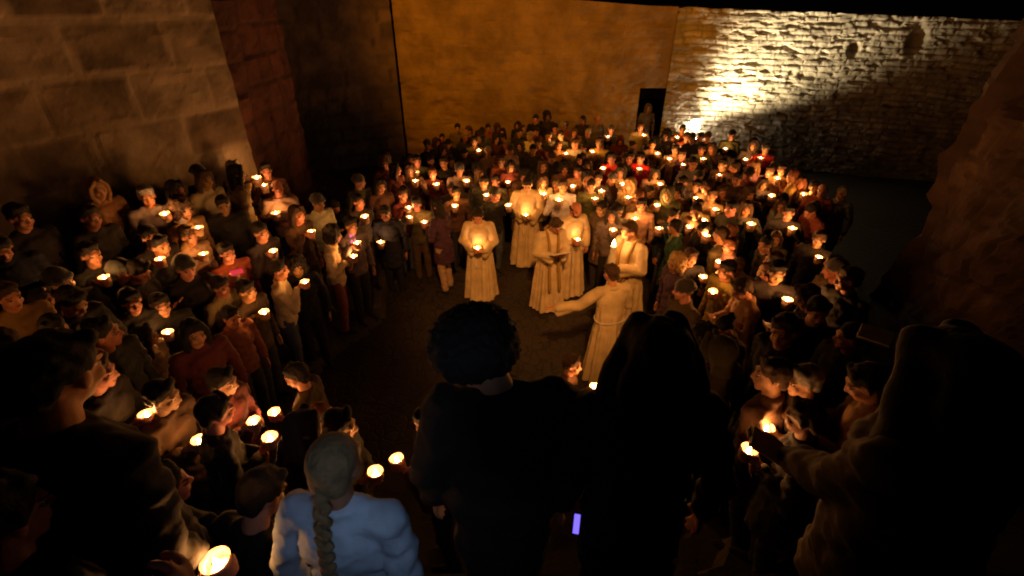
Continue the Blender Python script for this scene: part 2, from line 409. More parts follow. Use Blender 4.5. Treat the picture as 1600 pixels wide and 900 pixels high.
def hair_mesh(kind):
    if kind in HAIR: return HAIR[kind]
    pm = PM(); wr, ws = .006, 28
    if kind not in ('bald', 'veil'): pm.ell((0, -.026, .048), (.085, .1, .088))
    vox = .009
    if kind == 'short': pm.cap((-.05, .042, .098), .022, (.05, .045, .098), .022); pm.ell((0, -.07, -.01), (.065, .04, .06)); wr = .010
    if kind == 'side': 
        pm.cap((-.05, .035, .1), .03, (.035, .05, .095), .026)
        for s in (-1, 1): pm.cap((s * .072, .0, .05), .02, (s * .072, -.01, -.01), .012)
        pm.ell((0, -.07, -.015), (.068, .042, .065))
    if kind == 'long':
        for s in (-1, 1): pm.chain([(s * .04, .04, .11), (s * .078, .02, .03), (s * .085, .0, -.08), (s * .085, -.0, -.2)], [.03, .03, .033, .028])
        pm.ell((0, -.07, -.08), (.09, .05, .16)); wr, ws = .008, 22
    if kind == 'curly':
        pm.ell((0, -.03, .05), (.115, .12, .115)); 
        for s in (-1, 1): pm.ell((s * .085, -.01, -.04), (.045, .06, .07))
        pm.ell((0, -.08, -.04), (.1, .06, .09)); wr, ws = .02, 30
    if kind == 'bun':
        pm.ell((0, -.12, .07), (.05, .045, .05)); pm.ell((0, -.06, -.01), (.07, .05, .06))
    if kind == 'tail':
        pm.ell((0, -.06, -.01), (.072, .05, .065)); pm.chain([(0, -.11, .05), (0, -.15, -.02), (0, -.14, -.14)], [.035, .03, .015])
    if kind == 'bald':
        for s in (-1, 1): pm.chain([(s * .074, .02, .02), (s * .078, -.04, .015), (s * .05, -.09, .0), (0, -.102, .0)], [.012, .02, .024, .026])
    if kind == 'beanie':
        pm = PM(); pm.ell((0, -.02, .055), (.092, .106, .09)); pm.cap((-.05, .06, .05), .03, (.05, .06, .05), .03); pm.ell((0, -.03, .045), (.096, .112, .035)); wr, ws = .003, 40
    if kind == 'hood':
        pm.ell((0, -.05, .02), (.115, .115, .13)); pm.ell((0, -.09, -.1), (.12, .07, .08))
        for s in (-1, 1): pm.chain([(s * .03, .06, .13), (s * .095, .04, .05), (s * .1, .03, -.06), (s * .06, .04, -.14)], [.02, .02, .024, .03])
        wr, ws = .006, 12
    if kind == 'afro':
        pm.ell((0, -.035, .09), (.145, .14, .12)); pm.ell((0, -.09, .055), (.105, .075, .085)); wr, ws = .012, 60; vox = .008
    if kind == 'veil':
        pm.ell((0, -.03, .045), (.1, .115, .1)); wr, ws = .008, 14; vox = .01
        for s in (-1, 1): pm.chain([(s * .05, .03, .1), (s * .1, .0, .0), (s * .125, -.02, -.13), (s * .16, -.03, -.26)], [.04, .04, .05, .05])
        pm.ell((0, -.08, -.1), (.125, .07, .2)); pm.ell((0, -.06, -.24), (.17, .09, .14))
    if kind == 'braid':
        pm.ell((0, -.06, -.01), (.074, .055, .07)); 
        for k in range(14):
            s = 1 if k % 2 else -1
            pm.ell((s * .010, -.115 - .006 * min(k, 5), -.05 - k * .0245), (.0235 - .0006 * k, .017, .026), Matrix.Rotation(s * .75, 3, 'Y'))
        pm.cap((0, -.14, -.38), .014, (0, -.14, -.45), .004); wr, ws, vox = .003, 60, .005
    HAIR[kind] = skin(pm, 'hair_' + kind, vox, 1, (M_KNIT if kind in ('beanie',) else M_CLOTH if kind == 'hood' else M_HAIR,), wr, ws, 3, (1, 1, .6))
    return HAIR[kind]

def frame(d, up):
    d = Vector(d).normalized(); n = Vector(up) - d * Vector(up).dot(d); n.normalize(); return d, n, d.cross(n)
def open_hand(pm, W, d, nrm, side, curl=.35, spread=.06, k=1.0):
    """wrist W, finger direction d, palm faces nrm; four fingers of different lengths and a thumb from the palm's side"""
    W = Vector(W); d, n, b_ = frame(d, nrm); b_ = b_ * side
    for q in range(4):
        o = (q - 1.5) * .0195 * k
        pm.cap(W + d * .012 * k + b_ * o * .6, .013 * k, W + d * .085 * k + b_ * o, .0105 * k)
        ln = (.066, .076, .072, .056)[q] * k; p = W + d * .088 * k + b_ * o; dd = (d + b_ * (q - 1.5) * spread).normalized(); a = 0
        pts = [p]
        for sgm in (.45, .32, .23):
            a += curl * (.6 if sgm == .45 else 1); v_ = (dd * math.cos(a) + n * math.sin(a)); p = p + v_ * ln * sgm; pts.append(p)
        pm.chain(pts, [.0092 * k, .0088 * k, .008 * k, .007 * k])
    t0 = W + d * .025 * k - b_ * .022 * k + n * .006 * k
    pm.chain([t0, t0 + (d * .03 - b_ * .025 + n * .012) * k, t0 + (d * .062 - b_ * .032 + n * .02) * k], [.014 * k, .011 * k, .008 * k])
def hold_hand(pm, C, W, side, rad=.042, low=0):
    """fingers and thumb curled round an upright cup or candle of radius rad centred at C"""
    C, W = Vector(C), Vector(W); a0 = math.atan2(W.y - C.y, W.x - C.x); rr = rad + .008
    P = lambda a, z, r=rr: Vector((C.x + math.cos(a) * r, C.y + math.sin(a) * r, C.z + z))
    pm.ell(P(a0, -.004, rr + .01), (.017, .033, .04), Matrix.Rotation(a0, 3, 'Z'))
    pm.cap(W, .024, P(a0, -.006, rr + .014), .022)
    for q in range(4):
        z = .024 - .0195 * q; e = (2.5, 2.75, 2.65, 2.3)[q]
        pts = [P(a0 + side * t * e / 4, z) for t in (.7, 1.6, 2.5, 3.3, 4)]
        pm.chain(pts, [.0095, .0092, .0088, .0082, .0072])
    pm.chain([P(a0 - side * .3, .005, rr + .006), P(a0 - side * .9, .02), P(a0 - side * 1.6, .028)], [.014, .0115, .009])

# ------------------------------------------------------------------ body templates
def ik(S, W, L1, L2, pole):
    S, W = Vector(S), Vector(W); D = W - S; L = min(D.length, (L1 + L2) * .995); u = D.normalized()
    a = (L1 * L1 - L2 * L2 + L * L) / (2 * L); h = math.sqrt(max(0, L1 * L1 - a * a))
    pv = Vector(pole); pv = (pv - u * pv.dot(u)).normalized()
    return S + u * a + pv * h
TM = {}
def template(key, hands, pitch=12, yaw=0, roll=0, lean=4, robe=False, vox=.0095, legs='stand', grip=.042, bulk=1.0, sleeve=1.0, headtilt=0):
    """hands: {'R': (mode, pos, extra), 'L': ...}; metres, feet at 0, facing +Y, right hand on +X"""
    T = {}
    lean = R(lean); piv = Vector((0, 0, .93))
    LM = Matrix.Translation(piv) @ Matrix.Rotation(-lean, 4, 'X') @ Matrix.Translation(-piv)
    up = lambda p: LM @ Vector(p)
    neck = up((0, -.005, 1.44))
    MH = Matrix.Translation(neck) @ Matrix.Rotation(R(-yaw), 4, 'Z') @ Matrix.Rotation(R(-pitch), 4, 'X') @ Matrix.Rotation(R(roll), 4, 'Y') @ Matrix.Translation((0, .02, .155))
    T['head'] = MH
    arms = {}
    for s, k in ((1, 'R'), (-1, 'L')):
        mode, pos, ex = hands[k]; S = up((s * .175, -.005, 1.385)); C = Vector(pos)
        if mode == 'hold':
            away = Vector((S.x + s * .10 - C.x, S.y - .02 - C.y, 0)).normalized(); W = C + away * .115 + Vector((0, 0, -.02))
        else: W = C
        if (W - S).length > .54: W = S + (W - S).normalized() * .54
        E = ik(S, W, .285, .262, ex.get('pole', (s * .55, -.35, -1)))
        arms[k] = (s, mode, S, E, W, C, ex)
    # body: one continuous surface
    pm = PM(); head_prims(pm); pm.xf(MH)
    pm.cap(MH @ Vector((0, -.022, -.06)), .052, up((0, -.01, 1.40)), .06)
    pm.ell(up((0, 0, 1.27)), (.15, .095, .17)); pm.ell(up((0, 0, 1.08)), (.13, .09, .15)); pm.ell((0, 0, .93), (.145, .1, .12))
    pm.cap(up((-.14, 0, 1.38)), .05, up((.14, 0, 1.38)), .05)
    feet = []
    for s in (-1, 1):
        st = {'stand': (.095, .02 * s), 'step': (.09, .14 * s), 'tight': (.075, .01 * s)}[legs]
        hip, kn, an = Vector((s * .085, 0, .9)), Vector((s * .092, .02 + st[1] * .6, .49)), Vector((s * st[0], st[1] - .03, .09))
        pm.chain([hip, kn, an], [.078, .052, .036]); pm.cap(an + Vector((0, -.015, -.05)), .033, an + Vector((s * .02, .15, -.06)), .026)
        feet.append((s, hip, kn, an))
    for k, (s, mode, S, E, W, C, ex) in arms.items():
        pm.chain([S, E, W], [.046, .037, .026])
        if mode == 'hold': hold_hand(pm, C, W, s, grip)
        elif mode == 'flat': open_hand(pm, W, ex.get('dir', W - E), ex.get('n', (0, 0, 1)), s * ex.get('flip', 1), ex.get('curl', .1), .12)
        elif mode == 'relax': open_hand(pm, W, ex.get('dir', (s * .05, .15, -1)), ex.get('n', (-s, 0, 0)), s * ex.get('flip', -1), .3, .03)
    T['body'] = skin(pm, 'body_' + key, vox, 1, (M_SKIN, M_EYE, M_LIP, M_BROW)); face_mats(T['body'], MH)
    # upper garment
    def torso(pm, b_):
        pm.ell(up((0, 0, 1.26)), (.19 * b_, .125 * b_, .185)); pm.ell(up((0, .005, 1.08)), (.172 * b_, .125 * b_, .19)); pm.ell((0, 0, .92), (.182 * b_, .135 * b_, .17))
        pm.cap(up((-.145, -.005, 1.385)), .068, up((.145, -.005, 1.385)), .068); pm.cap(up((-.06, -.01, 1.42)), .055, up((.06, -.01, 1.42)), .055)
    def sleeves(pm, wide):
        for k, (s, mode, S, E, W, C, ex) in arms.items():
            We = E + (W - E) * .93
            if wide:
                pm.chain([S, E], [.072, .074]); pm.cap(E, .072, We, .066)
                dn = Vector((0, 0, -1)); pm.cap(E + (W - E) * .4 + dn * .03, .058, We + dn * .09, .05)
            else: pm.chain([S, E, We], [.068 * bulk, .055 * bulk, .042 * bulk])
    if not robe:
        for nm, hem in (('jacket', .83), ('coat', .62)):
            pm = PM(); torso(pm, bulk); sleeves(pm, False)
            if nm == 'coat': pm.cap((0, 0, .95), .165, (0, .0, .5), .20)
            # collar
            for t in range(8):
                a, c = t * math.pi / 4, (t + 1) * math.pi / 4
                pm.cap(up((math.cos(a) * .066, math.sin(a) * .062 - .008, 1.445 + .012 * -math.sin(a))), .02, up((math.cos(c) * .066, math.sin(c) * .062 - .008, 1.445 + .012 * -math.sin(c))), .02)
            me = skin(pm, nm + '_' + key, .0145, 2, (M_CLOTH,), .017, 11, len(TM) * 3.1, (1, 1, 1.7)); T[nm] = cut_below(me, hem)
    else:
        pm = PM(); torso(pm, 1.02); sleeves(pm, True)
        rings = []
        sd = len(TM) * 1.7
        for i in range(22):
            t = i / 21; z = 1.30 - t * 1.25; fx = .17 + .10 * t ** 1.3; fy = .125 + .11 * t ** 1.2
            if .22 < t < .34: fx -= .008; fy -= .008
            ring = []
            for j in range(96):
                a = 2 * math.pi * j / 96
                pl = (math.sin(a * 7 + sd + 1.3 * math.sin(a * 2 + sd)) * .6 + math.sin(a * 16 + sd * 2 + 1.5 * t + 1.2 * math.sin(3 * a)) * .35) * .044 * min(1, t * 1.6)
                q = Vector(((fx + pl) * math.cos(a), (fy + pl) * math.sin(a), z))
                ring.append(LM @ q if z > .93 else q)
            rings.append(ring)
        pm.lathe(rings[::-1])
        for t in range(8):
            a, c = t * math.pi / 4, (t + 1) * math.pi / 4
            pm.cap(up((math.cos(a) * .068, math.sin(a) * .064 - .008, 1.44)), .021, up((math.cos(c) * .068, math.sin(c) * .064 - .008, 1.44)), .021)
        me = skin(pm, 'robe_' + key, .010, 1, (M_CLOTH,), .008, 10, sd, (1, 1, .6)); T['robe'] = me
        pm = PM()
        for t in range(24):
            a, c = t * math.pi / 12, (t + 1) * math.pi / 12
            f_ = lambda a: (math.cos(a) * .195, math.sin(a) * .15, 1.0 + .006 * math.sin(3 * a))
            pm.cap(f_(a), .010, f_(c), .010, 6)
        pm.chain([(.05, .16, 1.0), (.06, .185, .85), (.055, .2, .7)], [.009, .009, .011])
        T['cord'] = skin(pm, 'cord_' + key, .006, 0, (M_KNIT,))
    lk = 'legs_' + legs
    if lk not in TM:
        pm = PM(); pm.ell((0, 0, .94), (.165, .118, .13)); shoes = []
        for s, hip, kn, an in feet:
            pm.chain([hip, kn, an + Vector((0, 0, .01))], [.098, .072, .062])
            ps = PM(); ps.cap(an + Vector((0, -.02, -.045)), .042, an + Vector((s * .015, .1, -.052)), .037); ps.cap(an + Vector((s * .015, .1, -.052)), .037, an + Vector((s * .022, .17, -.06)), .028); shoes.append(cut_below(skin(ps, 'shoe_' + legs, .01, 1, (M_CLOTH,)), .002))
        TM[lk] = (cut_below(skin(pm, 'trousers_' + legs, .014, 2, (M_CLOTH,), .010, 12, 5, (1, 1, 1.6)), .07), shoes)
    T['trousers'], T['shoes'] = TM[lk]
    T['cup'] = {k: v[5] for k, v in arms.items() if v[1] == 'hold'}
    T['hands'] = {k: (v[4], v[3]) for k, v in arms.items()}
    TM[key] = T; return T

hang = lambda s: ('relax', (s * .25, .03, .86), {'pole': (s * .6, -1, 0)})
def H(side, x, y, z, pole=None):
    return ('hold', (side * x, y, z), {'pole': pole} if pole else {})
# the crowd's poses
template('both', {'R': H(1, 0, .31, 1.10), 'L': ('flat', (-.075, .26, 1.05), {'dir': (.8, .5, .1), 'n': (.3, .2, 1), 'curl': .35})}, 24)
template('right_low', {'R': H(1, .10, .31, 1.13), 'L': hang(-1)}, 20, 4)
template('left_low', {'L': H(-1, .10, .31, 1.13), 'R': hang(1)}, 20, -4)
template('right_mid', {'R': H(1, .09, .30, 1.26), 'L': ('flat', (-.06, .22, 1.08), {'dir': (.9, .3, .1), 'n': (0, -1, .4), 'curl': .3})}, 10, -10)
template('left_mid', {'L': H(-1, .09, .30, 1.26), 'R': ('flat', (.06, .22, 1.08), {'dir': (-.9, .3, .1), 'n': (0, -1, .4), 'curl': .3})}, 10, 10)
template('right_high', {'R': H(1, .13, .33, 1.42), 'L': hang(-1)}, 4, 8)
template('left_high', {'L': H(-1, .13, .33, 1.42), 'R': hang(1)}, 6, -8)
template('reach_right', {'R': H(1, .20, .45, 1.44), 'L': hang(-1)}, 14, 6, vox=.008)
template('lift_right', {'R': H(1, .30, .36, 1.36), 'L': hang(-1)}, 14, 6, vox=.008)
template('lift_left', {'L': H(-1, .30, .36, 1.36), 'R': hang(1)}, 14, -6, vox=.008)
template('reach_left', {'L': H(-1, .20, .45, 1.44), 'R': hang(1)}, 14, -6, vox=.008)
template('down', {'R': hang(1), 'L': hang(-1)}, 8, 0)
template('turn', {'R': hang(1), 'L': ('flat', (-.02, .2, 1.1), {'dir': (.9, .25, .2), 'n': (0, -1, 0), 'curl': .3})}, 6, 32, legs='step')
template('turn2', {'L': hang(-1), 'R': hang(1)}, 4, -34, roll=6, legs='step')
template('book', {'R': ('flat', (.10, .28, 1.16), {'dir': (-.35, .9, .25), 'n': (-.3, -.2, 1), 'curl': .5}), 'L': ('flat', (-.10, .28, 1.16), {'dir': (.35, .9, .25), 'n': (.3, -.2, 1), 'curl': .5})}, 30)
template('phone_up', {'R': ('flat', (.07, .33, 1.52), {'dir': (-.2, .25, 1), 'n': (-.2, 1, 0), 'curl': .4}), 'L': ('flat', (-.07, .33, 1.50), {'dir': (.2, .25, 1), 'n': (.2, 1, 0), 'curl': .4})}, -4)

NAMES = {'black': (.012, .011, .012), 'navy': (.015, .02, .045), 'charcoal': (.035, .033, .035), 'grey': (.13, .12, .12), 'brown': (.09, .05, .03),
         'beige': (.42, .33, .22), 'cream': (.68, .54, .35), 'white': (.72, .69, .62), 'olive': (.09, .085, .04), 'maroon': (.11, .02, .02), 'red': (.5, .02, .02),
         'green': (.02, .08, .035), 'purple': (.06, .025, .06), 'tan': (.3, .19, .1), 'rust': (.24, .06, .025), 'pale grey': (.34, .31, .30), 'ochre': (.35, .22, .06),
         'light blue': (.46, .56, .68), 'denim': (.07, .09, .14), 'pink': (.55, .28, .3)}
HC = {'fair': (.20, .13, .06), 'dark': (.012, .008, .006), 'brown': (.06, .03, .015), 'auburn': (.16, .05, .015), 'blond': (.38, .24, .10), 'grey': (.30, .27, .24), 'black': (.006, .005, .005)}
SKIN = [(.52, .25, .15), (.60, .30, .19), (.45, .20, .12), (.56, .26, .16), (.34, .15, .09)]
def ob(name, me, parent, col=None, M=None):
    o = bpy.data.objects.new(name, me); COL.objects.link(o); o.parent = parent
    if col: o.color = (*col, 1)
    if M is not None: o.matrix_local = M
    return o
PEOPLE = []
def person(loc, yaw, s, key, coat='jacket', color='black', hair='short', hc='dark', trousers='charcoal', info=None, wide=1.0):
    T = TM[key]
    e = bpy.data.objects.new('person', None); COL.objects.link(e); e.empty_display_size = .2
    e.location = loc; e.rotation_euler = (0, 0, yaw); e.scale = (s * wide, s * wide, s)
    j = lambda c: tuple(min(1, v * (.85 + .3 * rnd.random())) for v in c)
    ob('body', T['body'], e, j(rnd.choice(SKIN)))
    if 'robe' in T: ob('robe', T['robe'], e, NAMES[color]); ob('rope_belt', T['cord'], e, NAMES['white'])
    else:
        ob(coat, T[coat], e, j(NAMES[color])); ob('trousers', T['trousers'], e, j(NAMES[trousers]))
    for sh in T['shoes']: ob('shoe', sh, e, (.02, .018, .016))
    if hair: ob({'beanie': 'knit_cap', 'hood': 'hood'}.get(hair, 'hair'), hair_mesh(hair), e, j(NAMES[color]) if hair == 'hood' else (j(NAMES['charcoal']) if hair == 'beanie' else HC[hc]), T['head'])
    d = dict(o=e, key=key, coat=coat, color=color, hair=hair, hc=hc, s=s, candle=None, special=None, robe='robe' in T)
    if info: d.update(info)
    PEOPLE.append(d); return d

# ------------------------------------------------------------------ candles
def cup_meshes():
    n = 20; ring = lambda r, z: [Vector((math.cos(t * 2 * math.pi / n) * r, math.sin(t * 2 * math.pi / n) * r, z)) for t in range(n)]
    def strip(rings, nm, mat, capb):
        v = [tuple(p) for r in rings for p in r]; f = []
        for i in range(len(rings) - 1):
            for j in range(n): k = (j + 1) % n; f.append((i * n + j, i * n + k, (i + 1) * n + k, (i + 1) * n + j))
        if capb: f.append(tuple(range(n))[::-1])
        if capb == 2: f.append(tuple((len(rings) - 1) * n + j for j in range(n)))
        me = bpy.data.meshes.new(nm); me.from_pydata(v, [], f); me.materials.append(mat)
        for p in me.polygons: p.use_smooth = len(p.vertices) == 4
        return me
    cup = strip([ring(.0285, -.045), ring(.033, -.01), ring(.037, .025), ring(.0395, .03), ring(.0385, .031), ring(.0365, .027), ring(.032, -.008), ring(.028, -.043)], 'cup', M_CUP, 1)
    wax = strip([ring(.0275, -.042), ring(.0315, -.014), ring(.031, -.006), ring(.012, -.009)], 'wax', M_WAX, 2)
    prof = [(.0012, -.006), (.006, .002), (.0085, .012), (.0065, .024), (.003, .034), (.0006, .042)]
    fl = strip([ring(r, z) for r, z in prof], 'flame', M_FLAME, 2)
    return cup, wax, fl
CUPM, WAXM, FLM = cup_meshes()
CANDLES = []
lights = [bpy.data.lights.new('candle_light', 'POINT') for _ in range(6)]
for i, l in enumerate(lights):
    l.energy = CAND_W * (.7, .9, 1.1, 1.35, .36, .5)[i]; l.color = CAND_COL; l.shadow_soft_size = .012
def candle(loc, holder=None, s=1.0, k=None, px=None):
    e = bpy.data.objects.new('candle', None); COL.objects.link(e); e.location = loc; s = s * (1.65 if loc[1] > 6.2 else 1.32); e.scale = (s, s, s); e.rotation_euler = (R(rnd.uniform(-6, 6)), R(rnd.uniform(-6, 6)), rnd.random() * 6)
    c = ob('cup', CUPM, e); ob('wax', WAXM, e); ob('flame', FLM, e)
    l = ob('candle_light', lights[(4 if loc[1] < 2.6 else 5 if loc[0] < -1.7 else rnd.randrange(4)) if k is None else k], e); l.location = (0, 0, .047)
    CANDLES.append(dict(o=e, holder=holder, px=px)); 
    if holder: holder['candle'] = e
    return e

FOCUS = Vector((.5, 5.2))
def face_yaw(x, y):
    fx, fy = FOCUS
    if x < -1.8 and y < 6: fx, fy = .7, 2.6
    elif x > 1.7 and y < 5.5: fx, fy = -.6, 3.4
    return math.atan2(fy - y, fx - x) - math.pi / 2
def cup_world(loc, yaw, s, key):
    k = 'R' if 'R' in TM[key]['cup'] else 'L'; c = TM[key]['cup'][k] * s
    return Vector(loc) + Matrix.Rotation(yaw, 3, 'Z') @ c
def head_world(loc, yaw, s, key):
    return Vector(loc) + Matrix.Rotation(yaw, 3, 'Z') @ (TM[key]['head'].translation * s)
HOLD = ['both', 'right_low', 'left_low', 'right_mid', 'left_mid', 'right_high', 'left_high']
def place_by_cup(px, py, yaw, s, key):
    h = TM[key]['cup']['R' if 'R' in TM[key]['cup'] else 'L'].z * s
    off = cup_world((0, 0, 0), yaw, s, key)
    r = ray(px, py); t = .5
    while t < 30:
        p = r * t; fx, fy = p.x - off.x, p.y - off.y
        if CAMZ + p.z - slope_h(fx, fy) - h <= 0: break
        t += .02
    p = r * t; fx, fy = p.x - off.x, p.y - off.y
    return Vector((fx, fy, CAMZ + p.z - h))
def fit(hx, hy, cx, cy_, s, yawc=None, spread=75, keys=HOLD):
    best = None
    h0 = solve(hx, hy, 1.58 * s) if hx is not None else None
    for key in keys:
        for dy in range(-spread, spread + 1, 15):
            base = yawc if yawc is not None else (face_yaw(h0.x, h0.y) if h0 else None)
            if base is None:
                q = place_by_cup(cx, cy_, math.pi, s, key); base = face_yaw(q.x, q.y)
            yaw = base + R(dy); loc = place_by_cup(cx, cy_, yaw, s, key)
            if hx is None: e = abs(dy) * .02 + rnd.random()
            else:
                a = proj(head_world(loc, yaw, s, key)); e = math.hypot(a[0] - hx, a[1] - hy) + abs(dy) * .05 * (20 / a[2]) ** .5
                e += abs(loc.z - ground(loc.x, loc.y)) * 10
            if best is None or e < best[0]: best = (e, key, yaw, loc)
    return best

